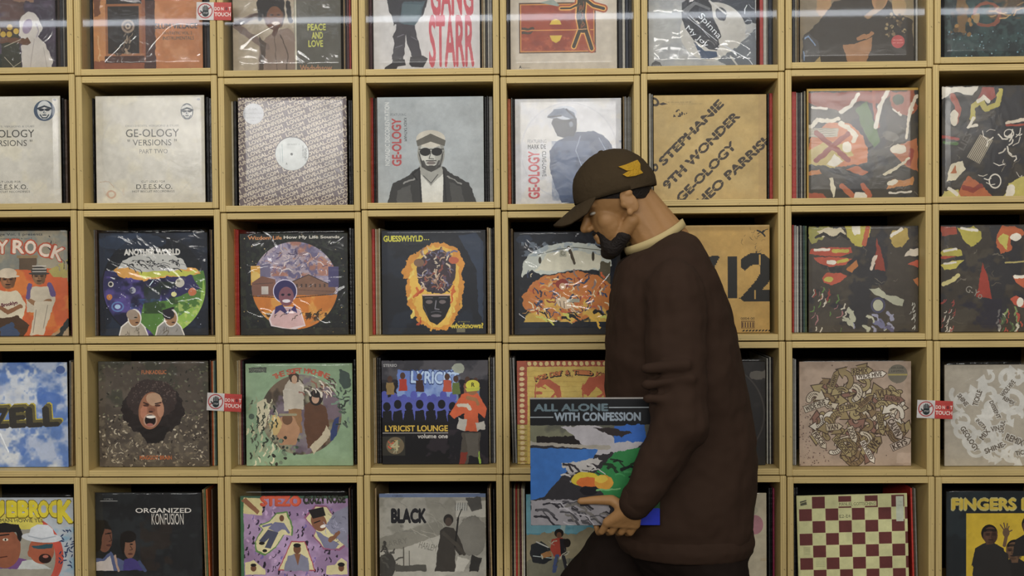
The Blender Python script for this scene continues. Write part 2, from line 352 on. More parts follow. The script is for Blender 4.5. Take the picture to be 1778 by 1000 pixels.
a.l([58, 66, 52, 100, 50, 118], 1.5, 'b5aca4').l([74, 80, 80, 118], 1.2, 'b5aca4').l([62, 40, 66, 52, 62, 62], 1.5, 'a89cac')
a = art(0, 1, 161.5, -71, 351, 118.3, 'c07c4c'); a.n('cf9264', 0, .5, .65, .8); a.q(182, -71, 268, 106, '2b2422').q(161, 100, 268, 119, '96563a', 1).q(161, -71, 184, 100, 'c88850', 1)
a.q(250, 0, 269, 119, '4d3430', 1).q(183, 4, 246, 95, '9c6038').q(187, 8, 241, 90, '2a2420').q(246, -71, 252, 102, '94573a').q(183, 88, 250, 94, 'a86c44').q(181, 92, 250, 104, '4a2c22')
a.e(222, 42, 11.5, 11.5, '96806a').e(222, 42, 8, 8, '5a4a3e').e(222, 42, 5, 5, 'a8947c').e(222, 42, 2, 2, '3c302a')
a.strokes(16, 212, 52, 230, 76, 9, 1.6, ['7c6650', '9a866c', '4a3c32'], 3, 90, .5).dots(22, 200, 78, 232, 90, 1.2, 2.6, ['8a7864', '3a2c26', 'a89078', '57463a'], 5)
a.p([160, -71, 176, -71, 174, 20, 164, 26], '7a4a30', 1).l([170, 60, 172, 100], 2, 'd8ac78', 2)
a.t('SLUM VILLAGE', 269, 38, 342, 47, '33424f', bold=1).t('FANTASTIC VOL. 2', 282, 52, 333, 57, '5b5a58').t('INSTRUMENTALS', 282, 60, 336, 66, '5b5a58')
a = art(0, 2, 403.7, -68, 591.6, 122, 'a6977e'); a.n('b9ac94', 0, .45, .6, .7); a.q(511, -68, 592, 122, '57554a').q(511.5, -68, 514.5, 122, 'c5bfa8')
a.n('66645a', 1, .5, .65, .7, (515, -68, 592, 122))
a.p([447, 122, 450, 76, 462, 62, 478, 52, 500, 46, 511, 58, 511, 122], '8c7666', 1).l([462, 78, 438, 62, 408, 40, 440, 26, 462, 24], 11, '7b675c', 1).l([410, 40, 446, 24], 7, '4a3226', 1)
a.p([450, 60, 462, 72, 456, 122, 447, 122, 452, 90], '4f4034', 1).l([486, 58, 500, 90, 496, 122], 2, '5a4a3e', 1).l([476, 60, 480, 120], 1.5, '6b584c', 1)
a.bust(476, 26, 46, '6a4532', '1f1a18', '8c7666', body=False); a.e(470, 6, 24, 22, '221c1a', wob=1).l([452, 4, 452, 30], 8, '221c1a', 1).l([500, 4, 504, 34], 9, '221c1a', 1.5).e(477, 28, 14, 19, '74492f').e(472, 24, 3, 1.3, '1a1210').e(484, 24, 3, 1.3, '1a1210').e(479, 38, 7, 3, 'd8c8b8').l([478, 26, 477, 32, 481, 33], 1.2, '3a2418').l([480, 46, 476, 56], 8, '5c3b2a')
a.n('b8ab90', 2, .5, .6, .6, (404, 80, 446, 122))
for s_, x0, x1, y in (('PEACE', 534, 565, 40), ('AND', 541, 560, 54), ('LOVE', 535, 560, 68)): a.t(s_, x0, y, x1, y+11, 'cfd25a', bold=2)
a.t('Wadadasow.', 520, 110, 577, 120, 'b4805a', bold=2)
a = art(0, 3, 648, -72, 833, 118.5, 'cfcdcb')
a.p([673, -72, 740, -72, 742, 0, 735, 24, 712, 42, 690, 36, 676, 18, 672, 0], '26262e', 1).p([676, 0, 700, 0, 696, 40, 684, 38, 678, 16], '20202a').p([700, 0, 738, 0, 730, 28, 716, 46, 694, 36], '3f5660', 1).p([698, 4, 735, 6, 722, 30, 700, 30], '4b626a')
a.p([690, 36, 710, 40, 704, 62, 700, 98, 680, 98, 684, 66, 682, 60], '2c2630', 1).p([706, 40, 720, 42, 724, 60, 732, 92, 716, 96, 706, 70], '2a2530', 1)
a.p([682, 96, 702, 98, 704, 108, 690, 110, 686, 117, 666, 117, 668, 111, 680, 104], '221c22').p([712, 94, 734, 92, 742, 97, 740, 102, 734, 112, 714, 111, 710, 106], '221c22').l([690, 60, 700, 56], 1.5, '706c78').l([686, 78, 698, 74], 1.5, '605c68').l([714, 60, 724, 66], 1.2, '605c68').l([696, 14, 684, 40], 1.5, '15151c')
a.t('GANG', 748, -46, 821, 24, 'c8505a', bold=2).t('STARR', 745, 26, 822, 110, 'c9505a', bold=2).t('NO MORE MR. NICE GUY', 746, 113.5, 823, 117.5, '4a4a4c')
a = art(0, 4, 886, -72, 1071, 118, 'c9c0ae'); a.n('bfb5a2', 0, .5, .7, .6)
a.q(901, 2, 1034, 87, '5a3e2c').q(903, 4, 1032, 85, 'd08a40').q(905, 6, 1030, 83, 'a34427'); a.n('8a3420', 1, .5, .6, .6, (905, 6, 1030, 83)); a.n('c0603a', 5, .6, .7, .6, (905, 60, 1030, 83))
a.q(905, 47.4, 1030, 48.8, 'd89a48').p([954, 39, 975, 39, 972, 32, 965, 29, 958, 32], 'd8b83c').p([954, 57, 976, 57, 972, 66, 965, 70, 958, 66], 'd8b83c').p([906, 44, 926, 43, 928, 47, 906, 47], '4a3a2c', 1).p([906, 50, 924, 50, 922, 54, 906, 55], '4a3a2c', 1)
a.p([938, 2, 960, -4, 976, 10], '8e9c92')
for w_, c_ in ((17, 'a8502e'), (12, 'e0a44c'), (8, '3a3226')): a.l([1012, -20, 1008, 26, 1012, 46], w_+7, c_).l([1010, 40, 996, 76], w_-2, c_).l([1014, 40, 1027, 80], w_-2, c_).l([1012, 2, 990, 12, 974, 12], w_-5, c_).l([1012, -6, 1030, 8, 1048, 13], w_-3, c_)
a.strokes(14, 1002, 0, 1016, 44, 12, 1.6, ['7a5a34', '5a4a34', '8a4a2c'], 4, 90).l([999, 48, 1018, 47], 1.4, 'c89a68').t('A', 901, 107, 905, 112, '333', bold=2).t('Nervous', 906, 109.5, 920, 112, '8a8478')
a = art(0, 5, 1126, -74, 1313, 113.5, 'b4b6b4'); a.n('a2a6aa', 0, .45, .6, .7); a.p([1190, -74, 1313, -74, 1313, 40, 1280, 38, 1262, 20, 1230, 0], '3c434e', 2).e(1238, 52, 57, 50, 'c6c4bc').p([1246, 100, 1290, 70, 1313, 44, 1313, 113, 1262, 113], '6f767e', 2)
a.p([1184, 2, 1204, -10, 1226, -6, 1236, 8, 1238, 28, 1246, 44, 1253, 60, 1248, 66, 1250, 76, 1244, 84, 1232, 82, 1204, 66, 1190, 46, 1184, 30], '34363e', .6).p([1204, 68, 1224, 84, 1244, 86, 1246, 94, 1232, 98, 1218, 98], '3d4f6c', .6).p([1186, 14, 1206, 0, 1234, 12, 1232, 16, 1208, 6, 1188, 24], '6c6e72')
a.e(1252, 22, 9, 12, '4a4c54', -30, wob=1).l([1232, 0, 1260, 22], 3, 'd0d0cc').l([1195, 28, 1245, 68], 1.2, 'c8ccd4').l([1198, 24, 1232, 62], 1, 'b8bcc6')
a.t('Spinna', 1206, 36, 1258, 50, 'e4e8ee', -48).t('My Joy', 1186, 55, 1234, 66, 'e4e8ee', -42).l([1254, 74, 1300, 100, 1306, 108], 1.4, 'd8dde6').l([1268, 94, 1280, 110], 3, 'c8c6be').p([1129, 111, 1150, 111, 1146, 103, 1138, 100, 1132, 104], '57595c').t('ORIGINAL', 1131, 107, 1148, 110, 'c0c0c0')
a.strokes(8, 1290, 10, 1312, 60, 12, 1.5, ['dfe4ea', 'a8b0ba'], 9)
a = art(0, 6, 1389, -82, 1587, 106.5, '85765c'); a.n('938468', 0, .45, .6, .7); a.q(1560, -82, 1587, 60, '8b7a56', 2)
a.p([1428, 24, 1450, 0, 1480, -10, 1536, -12, 1560, 20, 1584, 34, 1587, 106, 1402, 106, 1394, 60, 1410, 46], '3b342a', 1.5).p([1394, 60, 1406, 54, 1420, 66, 1424, 84, 1418, 106, 1393, 106], '4c4a48', 1.5).l([1398, 62, 1404, 58, 1416, 74], 2.2, '7c95b8', 1).l([1396, 84, 1397, 98], 2, '7c95b8', 1)
a.p([1410, 106, 1424, 92, 1426, 106], 'a8905e').p([1420, -82, 1446, -60, 1444, 10, 1426, 28, 1418, 18], 'b08a5c', 2).p([1464, 74, 1492, 70, 1516, 60, 1512, 82, 1502, 106, 1472, 106], 'a9794f', 1).l([1492, 64, 1516, 54], 8, 'a9764c', 2).e(1528, -6, 14, 22, 'b08458', 10).e(1560, 2, 12, 24, 'a98a58', wob=3)
a.p([1526, -20, 1544, -10, 1530, 16, 1506, 30, 1500, 26, 1520, 10], '9c7a50', 1).dots(50, 1538, 22, 1572, 60, 1, 3, ['8a7350', '5a4a34', 'a08a60', '302a22'], 4).e(1559, 69, 11.5, 11, 'c54f4c').t('INCLUDES', 1551, 65, 1567, 67.5, 'e8b0a8').t('HIT SINGLE', 1550, 70, 1568, 72.5, 'e8b0a8')
a = art(0, 7, 1640, -88, 1832, 98, '1b2829'); a.n('2c4444', 0, .45, .6, .8).n('34504c', 5, .5, .6, .7).n('6a4a2c', 1, .55, .62, .7, (1640, -88, 1778, 30)); a.e(1714, 22, 25, 22, '8a4c36', wob=1, hole=.76).e(1696, 28, 6, 9, 'a88a5a', wob=1).p([1660, -10, 1676, -20, 1680, 20, 1676, 52, 1664, 50], '7a5a30', 2).dots(16, 1650, 10, 1690, 56, 2, 5, ['8a6432', 'a87a3c', '5a4424'], 6).dots(50, 1640, 50, 1778, 96, .6, 1.6, ['6a98a8', '8aa8b0', '3a6a70'], 8).strokes(10, 1720, -10, 1778, 26, 18, 2.5, ['a8804c', '7a5a34', 'c49a5a'], 3)
# ---- second row
def versions(a, dx, dy, second):
    a.n('d3ccb4', 0, .5, .7, .7).e(261+dx, 262+dy, 86, 90, 'c4c0b2', al=.55, hole=.965)
    a.t('DISCO EDITS, VERSIONS & DUBS', 219+dx, 216.5+dy, 311+dx, 220.5+dy, '8d8c88').t('GE-OLOGY', 219+dx, 224+dy, 311+dx, 237.5+dy, '4c4b47', bold=0)
    a.t('" VERSIONS "', 222+dx, 241.5+dy, 307+dx, 252.5+dy, '55544f').t('CUT LOUD FOR', 245+dx, 312.5+dy, 286+dx, 316.5+dy, '605f5a').t('D.E.E.S.K.O.', 236+dx, 319+dy, 298+dx, 327.5+dy, '44433f').t('HOT BISCUIT RECORDINGS', 229+dx, 329.5+dy, 302+dx, 333.3+dy, '66655f')
    if second: a.t('PART TWO', 242, 258.5, 291, 266, '7b7a76')
def badge(a, x, y, r, ring=True):
    if ring: a.e(x, y, r, r*.98, '43546a')
    a.e(x, y-r*.05, r*.68, r*.88, 'c9ccca' if ring else '39434f').e(x, y+r*.08, r*.56, r*.68, 'd4d3cc').p([x-r*.68, y-r*.2, x-r*.5, y-r*.6, x, y-r*.8, x+r*.5, y-r*.6, x+r*.68, y-r*.2, x, y-r*.42], 'c9ccca' if ring else 'cfcfc8').l([x-r*.62, y-r*.2, x, y-r*.42, x+r*.62, y-r*.2], r*.16, '2e3946')
    a.e(x-r*.28, y-r*.08, r*.24, r*.13, '26303c').e(x+r*.28, y-r*.08, r*.24, r*.13, '26303c').l([x-r*.55, y-r*.12, x+r*.55, y-r*.12], r*.07, '26303c').l([x, y, x-r*.1, y+r*.2, x+r*.12, y+r*.22], r*.07, '55606c').e(x, y+r*.42, r*.22, r*.07, '3c4652').l([x-r*.4, y+r*.4, x-r*.2, y+r*.68, x+r*.2, y+r*.68, x+r*.4, y+r*.4], r*.12, '3c4652')
a = art(1, 0, -83.5, 167.5, 105.5, 354.5, 'c9c5b8'); versions(a, -251, 1.5, False); badge(a, 78, 193, 18.3); a.e(96, 174.5, 3, 2, '8f9098')
a = art(1, 1, 166.5, 166, 355.5, 352, 'c9c5b8'); versions(a, 0, 0, True); badge(a, 325.5, 195, 16, False); a.e(345.5, 173.5, 3, 2, '8f9098').e(192.5, 336, 8.5, 7.5, 'c4a48c', wob=.8, hole=.6).l([172, 314, 188, 314, 197, 324], 1, 'b99e86', 1).n('c0a890', 5, .62, .7, .35, (166, 325, 215, 352))
a = art(1, 2, 414, 168.7, 602.5, 357, '6b5f62')
for k in range(-30, 45):
    y = 180+k*9.55
    for j in range(-1, 3):
        x = 360+((k*37) % 76)+j*103; yy = y-(x-414)*.375
        if -20 < yy-150 < 250: a.t('LOVE-UNIVERSAL.COM', x, yy-3.2, x+101, yy+3.4, 'c9bda8', 20.5, bold=2)
a.e(441, 197, 18, 18, 'bec1c6').t('G-GAL', 433, 187, 449, 190.5, '8a8c90').t('BROOKLYN BY YORK', 425, 195, 457, 197.5, '9a9ca0').t('MADE IN NEW YORK', 429, 203, 453, 205, '9a9ca0').t('USA', 437, 207.5, 445, 209.5, '9a9ca0').e(507, 266.5, 29.6, 29.6, '4a4448').e(507, 267, 28.8, 28.6, 'c5cac8').e(506.5, 267.5, 2.2, 2.2, '3a3a3c')
a.t('LOVE FROM', 516, 262, 537, 265, '6f7474', 90, 1).t('UNIVERSAL', 519, 266, 542, 270, '5f6464', 90, 1).t('GE-OLOGY - 1', 499, 249, 520, 252, '6f7474').t('A', 496, 282, 499, 286, '555').l([490, 250, 491, 282], 1, '9aa').l([486, 256, 487, 280], .8, 'abb')
a = art(1, 3, 655.5, 168, 840, 352.3, 'a5acae'); a.n('9fa7aa', 0, .5, .6, .6)
a.t('NOMADIC DISCORIENTATION', 618.5, 228, 727.5, 236, 'd4d8d6', 90, 1).t('GE-OLOGY', 648, 238.5, 730, 254.5, 'b5484a', 90, 2).t('FEATURING', 679, 196.5, 706, 201, '70777a').t('KAIDI TATHAM', 684.5, 222, 724.5, 227, '4a4f52', -90, 1)
a.p([671, 352, 682, 318, 706, 306, 728, 290, 770, 290, 790, 306, 814, 318, 826, 352], '2f2f2e', 1).p([730, 300, 748, 320, 770, 300, 768, 352, 731, 352], 'cfcfc6').p([728, 288, 766, 288, 770, 300, 748, 322, 730, 302], '9a9a92', .5).l([728, 296, 731, 352], 3, '1c1c1c').l([770, 298, 774, 352], 3, '1c1c1c').l([735, 305, 748, 318, 760, 303], 1.5, '4a4a48')
a.p([690, 330, 712, 320, 716, 352, 688, 352], '4c4c4a', 1).p([780, 316, 800, 324, 806, 352, 784, 352], '454543', 1).l([700, 318, 720, 310], 3, '8a8a86', 1).l([778, 306, 800, 320], 2.5, '8a8a86', 1).l([728, 292, 716, 302, 724, 312], 3, '161616')
a.e(748.5, 266, 23.5, 32, '8c8c84').p([726, 262, 732, 290, 748, 299, 765, 290, 771, 262, 762, 278, 748, 276, 735, 278], '3c3b38', .5).e(748, 265, 18.5, 24, 'b8b8ae').e(761, 270, 6, 17, '8c8c84', al=.6).e(738, 275, 5, 4, 'cfcfc4', al=.6).l([735, 280, 740, 291, 748, 294, 757, 291, 762, 280], 3.4, '4a4946', .4).e(748, 241, 25, 15, 'c4beae').p([723, 244, 748, 232, 774, 244, 772, 254, 748, 246, 725, 254], '5c5950').e(738.5, 263.5, 9.5, 7, '161616').e(758.5, 263.5, 9.5, 7, '161616').l([728, 259, 770, 259], 1.6, '161616').l([748, 266, 745, 275, 753, 276], 1.4, '4a4a46').e(748.5, 283, 7.5, 3.2, '8a807a').l([741, 283, 756, 283], 1.2, '1a1a1a').l([740, 279, 757, 279], 1.6, '3c3b38').e(748, 291, 8, 4, '3c3b38')
a = art(1, 4, 894.5, 171, 1079, 354.5, 'c5c6ca'); a.n('cfcbc2', 0, .5, .6, .6).e(988, 262, 84, 84, 'b9bbc2', hole=.975, al=.8)
a.p([955, 262, 966, 246, 984, 236, 1002, 230, 1030, 228, 1048, 236, 1062, 252, 1078, 300, 1079, 354, 975, 354, 968, 334, 960, 316, 955, 290], '3f4e6c', .8).p([975, 352, 990, 352, 975, 354], 'e0e0e0').n('53668a', 1, .5, .6, .6, (958, 245, 1079, 354))
a.p([961, 206, 958, 214, 963, 224, 968, 236, 978, 239, 988, 236, 996, 238, 1002, 226, 1002, 206, 990, 200], '2e3646', .5).e(982, 196, 20, 12, 'b4bbc8').p([952, 201, 962, 190, 980, 188, 998, 196, 1001, 206, 990, 206, 976, 201, 960, 206, 952, 204], '5c6a82', .6).l([952, 203, 975, 201], 2.4, '2b3340').l([984, 190, 998, 204], 3, '2f3a4c').e(992, 216, 3.5, 5, '6a7488').l([962, 213, 990, 210], 2.6, '1b2230').l([1008, 236, 1000, 262, 1010, 290], 1.5, '7c8aa4', .6).l([1040, 240, 1052, 262], 1.5, '7c8aa4').l([1056, 256, 1064, 288], 2, '2e3a54')
a.t('FEATURING', 916.5, 242, 949, 248, '84868c').t('MARK DE', 917, 250.5, 948, 258, '3c3e44', bold=1).t('CLIVE-LOWE', 923, 280.5, 967, 287.5, '55585e', -90, 1).t('GE-OLOGY', 886, 294, 968, 313, 'c04a52', 90, 2)
a = art(1, 5, 1135, 164.5, 1331, 347.5, 'b79a5c'); a.n('bfa468', 0, .45, .65, .6).q(1317, 164, 1331, 348, 'b1935a').grain(.02)
def diag(a, txt, x0, y0, x1, y1, h, col):
    L = math.hypot(x1-x0, y1-y0); an = math.degrees(math.atan2(y0-y1, x1-x0)); nx, ny = -(y1-y0)/L, (x1-x0)/L
    cx, cy = (x0+x1)/2-nx*h/2, (y0+y1)/2-ny*h/2; a.t(txt, cx-L/2, cy-h/2, cx+L/2, cy+h/2, col, an, 3)
    for i in range(1, int(L/12)):          # the bridges of the stencil
        f = (i*12-4)/L; px, py = x0+(x1-x0)*f, y0+(y1-y0)*f
INK = '3c3226'
diag(a, 'STEPHANIE', 1153, 287, 1257, 183, 14, INK); diag(a, '9TH WONDER', 1160, 329, 1285, 204, 14.5, INK); diag(a, 'GE-OLOGY', 1183, 352, 1279, 256, 14.5, INK); diag(a, 'THEO PARRISH', 1205, 371, 1343, 242, 15, INK)
for q0 in ((1153, 287, 1257, 183), (1160, 329, 1285, 204), (1183, 352, 1279, 256), (1205, 371, 1343, 242)):
    x0, y0, x1, y1 = q0; ux, uy = (x1-x0), (y1-y0); L = math.hypot(ux, uy); ux /= L; uy /= L; a.l([x0+uy*7.2, y0-ux*7.2, x1+uy*7.2, y1-ux*7.2], .9, 'b79a5c')
a.e(1137, 176, 9, 7, INK, 40, hole=.5).e(1138, 290, 5, 7, INK, hole=.4).p([1144, 180, 1152, 177, 1160, 180, 1150, 182], INK).t('THE ORIGINAL RMX SERIES', 1157, 176, 1200, 178.5, '8a744a').t('GE-OLOGY PLAYS GE-OLOGY DOUBLE VINYL', 1157, 179.5, 1222, 181, '94804f').dots(10, 1170, 190, 1196, 204, .7, 1.6, [INK], 3, 2)
def painting(a, seed): a.n('4a4338', 0, .5, .6, .7).n('2a2a30', 1, .52, .6, .7).strokes(14, a.r[0], a.r[1], a.r[2], a.r[3], 16, 1.2, ['5a5244', '6a6254'], seed, None, 2)
a = art(1, 6, 1401, 153, 1597.5, 345, '3f3a30'); painting(a, 2)
a.p([1401, 160, 1470, 160, 1540, 158, 1556, 160, 1530, 180, 1490, 176, 1464, 194, 1420, 184, 1404, 176], '8a4232', 1.5).p([1402, 260, 1412, 232, 1440, 212, 1476, 214, 1500, 236, 1510, 266, 1506, 282, 1470, 290, 1440, 286, 1402, 282], 'c07040', 1.5).p([1402, 262, 1430, 246, 1470, 250, 1484, 270, 1450, 290, 1402, 286], 'b5a056', 2)
a.l([1404, 222, 1420, 208, 1444, 210, 1456, 206], 7, 'cfc6b0', 1.5).l([1460, 214, 1474, 222, 1488, 236, 1484, 246], 8, 'cfc6b0', 1.5).q(1404, 222, 1456, 238, 'a89f88', 1)
for k in range(4): a.l([1406, 225+k*4, 1452, 223+k*4], .6, '6a6454', .5)
a.l([1418, 230, 1474, 278], 9, '8c3a2c', 1).l([1474, 232, 1418, 278], 9, '8c3a2c', 1).e(1472, 256, 8, 10, 'd4ccb8', wob=1).p([1436, 286, 1450, 268, 1466, 280, 1452, 288], 'd4ccb8', 1)
a.l([1462, 194, 1478, 184, 1492, 164], 7, 'cfc8b8', 1).l([1412, 186, 1436, 188], 5, 'cfc8b8', 1).p([1488, 190, 1508, 176, 1522, 220, 1530, 246, 1520, 258, 1500, 226], '4d6b34', 1.5).l([1518, 160, 1522, 200, 1526, 220], 6, '9a4a34', 1).l([1544, 158, 1530, 184, 1522, 222], 7, 'cfc8b8', 1).l([1554, 190, 1566, 200], 5, 'cfc8b8', 1).p([1550, 160, 1590, 158, 1596, 190, 1580, 204, 1560, 196, 1546, 176], '9c5236', 2).l([1594, 168, 1582, 196, 1576, 240], 6, 'cfc4ae', 1.5).e(1562, 174, 10, 9, '3c4a2c', wob=1)
a.p([1548, 262, 1566, 252, 1596, 240, 1597, 300, 1576, 292, 1560, 274], 'b0663c', 1.5).e(1562, 260, 13, 8, 'd0c6ae', wob=1.5).l([1586, 262, 1580, 286], 8, '963f2e', 1).l([1538, 304, 1560, 292, 1580, 276], 5, 'cfc4a4', 1).p([1470, 296, 1490, 288, 1510, 300, 1500, 306], 'b06038', 1).p([1402, 298, 1424, 294, 1428, 302, 1404, 304], 'b8743c', 1).p([1448, 344, 1440, 310, 1446, 308, 1452, 326], 'cfc6a8', 1)
a.p([1402, 344, 1404, 334, 1430, 336, 1436, 345], 'a04e34', 1).l([1464, 324, 1474, 334, 1484, 342], 10, 'b0603c', 1).p([1482, 345, 1486, 334, 1506, 336, 1514, 345], 'd4ccb8', 1).l([1500, 322, 1512, 342], 8, 'ad5a3a', 1.5).p([1542, 330, 1550, 312, 1572, 314, 1590, 308, 1588, 322, 1560, 326], 'b87a40', 1.5).e(1552, 318, 10, 5, 'd0c8b0', -15, wob=1).l([1546, 336, 1584, 334], 3, 'cfc8b8', 1).e(1548, 236, 14, 8, '7c7668', wob=3, al=.5)
a.q(1401, 153, 1598, 157.5, 'c39c3c').q(1401, 153, 1404.5, 345, 'b08c3a')
a = art(1, 7, 1635.5, 149, 1833, 341, '35302a'); painting(a, 5)
a.p([1636, 150, 1700, 150, 1690, 164, 1650, 162, 1636, 172], 'cfc8b8', 1).e(1660, 190, 24, 30, '26241f', wob=1).l([1654, 166, 1664, 186, 1660, 210], 10, 'a04a34', 1).e(1657, 204, 7, 14, 'd2c8b0', wob=1).p([1694, 178, 1706, 152, 1726, 152, 1730, 168, 1718, 176, 1706, 172], '94443a', 1).l([1738, 158, 1732, 182, 1712, 190, 1704, 176, 1690, 184, 1688, 206], 9, 'b0a44a', 1.5).l([1698, 176, 1708, 168, 1716, 176], 7, 'd4ccb8', 1).l([1690, 204, 1682, 220, 1696, 216], 5, 'd4ccb8', 1)
a.l([1748, 214, 1776, 208, 1800, 210], 5, 'cfc0a8', 1).l([1748, 218, 1790, 216], 4, '9c4232', 1).l([1636, 236, 1664, 240], 5, '9c3a30', 1).l([1640, 246, 1662, 248], 6, '4a6a34', 1)
g = 1700, 262; a.p([1702, 233, 1724, 243, 1701, 284, 1679, 272], 'a89c84')
for k in range(8): a.l([1703+k*2.7, 235+k*1.2, 1681+k*2.7, 273+k*1.4], 1.0, '3a352c')
a.t('LIES', 1660, 238, 1692, 250, '55504a', 62, 1)
a.strokes(22, 1712, 222, 1778, 320, 16, 2.2, ['cfc8b8', 'b8b0a0'], 12, None, .6).e(1728, 314, 11, 13, 'cfc8b8', hole=.8).e(1752, 232, 9, 8, 'cfc8b8', hole=.8).p([1646, 300, 1652, 284, 1672, 278, 1676, 292, 1660, 312, 1644, 314], 'd0c6a8', 1).p([1650, 300, 1660, 286, 1662, 300], 'b0663c', 1).p([1662, 341, 1668, 326, 1680, 304, 1700, 316, 1724, 341], 'b0603a', 1.5).l([1674, 324, 1690, 330, 1704, 322], 8, '8c3c30', 1).p([1636, 341, 1640, 330, 1664, 328, 1668, 341], 'c0b468', 1).l([1648, 326, 1662, 336], 6, 'd6cebc', 1).p([1744, 341, 1750, 318, 1768, 310, 1800, 300, 1800, 341], 'b8ac58', 1.5).e(1754, 330, 8, 12, 'd6cebc', 20, wob=1.5)
# ---- third row
a = art(2, 0, -72, 401, 118, 586, 'a0896a'); a.p([-72, 401, 118, 401, 118, 470, -72, 480], '938a74', 1); a.n('6d7472', 1, .45, .58, .6, (-72, 401, 118, 470)); a.p([0, 470, 118, 466, 118, 560, 84, 586, -20, 586, -40, 500], 'c2582f', 1).n('d07a34', 0, .5, .6, .7, (10, 470, 118, 586)).p([84, 470, 118, 452, 118, 484, 92, 482], 'a09450', 1)
a.q(34, 446, 64, 470, '5c4a38', 1).q(30, 444, 66, 449, '8a7250').strokes(12, 76, 404, 118, 466, 22, 3, ['4a4840', '2c3030', '8a8270'], 4, 60)
a.t('Lyricist Lounge Vol. 1 presents', -52, 405, 75, 411, '2c3236').t('Bodied featuring Q-Tip & Lord F.', -14, 413, 58, 416.5, '4a4e50')
for ch, x, y, ro in (('B', -40, 430, 2), ('O', -22, 428, 0), ('D', -6, 427, 0), ('Y', 5, 429, 0), ('R', 33, 429, -2), ('O', 54, 430, -4), ('C', 78, 435, -12), ('K', 101, 441, -20)):
    a.t(ch, x-11, y-12, x+11, y+12, 'b04a30', ro, 4); a.t(ch, x-9, y-11, x+9, y+11, 'd8c4b0', ro, 2)
def hoodie(a, x, y, h, skin, hat, sh, pants='b8ac90'):
    a.p([x-h*.8, y+h*1.2, x-h*.5, y+h*.6, x+h*.5, y+h*.6, x+h*.9, y+h*1.3, x+h*.7, y+h*2.1, x-h*.7, y+h*2.1], sh, 1); a.bust(x, y, h, skin, '2a211a', sh, body=False); a.e(x, y-h*.32, h*.46, h*.26, hat); a.e(x, y-h*.16, h*.6, h*.08, hat); a.l([x-h*.6, y+h*1.4, x, y+h*1.7, x+h*.6, y+h*1.4], h*.22, skin, 1)
hoodie(a, 14, 486, 34, '8a5c3c', 'c4b49a', 'c8bca0'); a.t('Brooklyn', 2, 526, 30, 534, '5a2430', 10, 2).p([-10, 556, 30, 550, 50, 566, 40, 586, -10, 586], '4a3424', 1).p([20, 560, 34, 586, 0, 586, -4, 572], '3a4a68', 2)
hoodie(a, 68, 481, 30, '8a6444', '3f3c38', 'b9ad96'); a.l([52, 496, 48, 518], 8, '5c4a78', 1).l([86, 496, 92, 514], 8, '5c4a78', 1); [a.l([57, 463+k*5, 80, 463+k*5], 1.6, 'b8b0a4') for k in range(3)]; a.p([60, 526, 94, 524, 84, 556, 74, 584, 50, 584, 58, 552], 'c0b49c', 1).l([62, 540, 56, 580], 1.4, '8a8070').l([82, 532, 74, 572], 1.2, '8a8070').l([118, 560, 100, 586], 9, '2c3030', 2)
a = art(2, 1, 172.5, 404, 361, 584, '151c2a'); a.n('202c40', 0, .5, .6, .8); a.e(267, 498, 90, 90, '0e131c').e(230, 420, 60, 14, '2a3c56', al=.5, wob=2)
a.clip = a.emask(268, 497, 89, 90); a.q(172, 470, 361, 590, '2c2a58', 0); a.n('5a4a98', 1, .4, .55, .9, (180, 480, 280, 584)); a.n('14142a', 0, .5, .62, .8, (180, 480, 361, 584)); a.n('3c62a0', 2, .5, .62, .8, (180, 520, 290, 584))
a.p([361, 470, 330, 470, 345, 500, 300, 520, 250, 530, 240, 560, 268, 584, 361, 584], '4f7c34', 3).p([352, 480, 356, 520, 350, 560, 330, 584, 306, 584, 300, 560, 322, 540, 344, 530], '8fb84a', 3).n('c0d070', 5, .55, .66, .7, (300, 520, 361, 584)).n('20301e', 1, .56, .64, .7, (250, 490, 340, 545))
a.p([196, 470, 205, 464, 340, 466, 350, 476, 320, 480, 290, 482, 250, 488, 210, 482], 'd49a48', 1.5).p([240, 472, 345, 470, 330, 480, 280, 480, 250, 484], 'b8bc48', 1.5); a.clip = None
a.p([204, 468, 214, 452, 232, 444, 260, 440, 300, 442, 318, 452, 326, 468, 290, 472, 240, 472, 222, 464], 'b4b4ae', 1.2).strokes(34, 210, 446, 318, 468, 16, 1.1, ['3a3a3c', '55565a', '232428'], 5, 0).dots(24, 226, 452, 312, 464, .8, 1.8, ['16181c'], 7)
a.t('ANOTHER WORLD', 217, 433, 313, 443, 'c6c4bc', bold=4)
for x, y, r, cc in ((192.5, 493.5, 5, 'c0bcb0'), (230.5, 504.5, 5.5, '9a9ca8'), (312, 492, 8, 'b8b4a4'), (333.5, 508, 7, 'c87048'), (302, 512, 4.5, 'd4d08c'), (190, 516, 5, 'c87a3c')): a.e(x, y, r, r, cc, wob=.4)
a.e(192.5, 493.5, 3, 3, '22222c').e(228, 505, 3.5, 4, '4a4c60').e(310, 489, 3, 2, '8c8878').e(204, 533, 11, 9, '5c88c0', hole=.75, al=.8).e(204, 533, 5, 4, 'a0c0e0').dots(60, 185, 485, 350, 570, .5, .9, ['c8ccdc', '9aa0c8'], 2).l([260, 496, 266, 488], 1.6, 'c8e0e8')
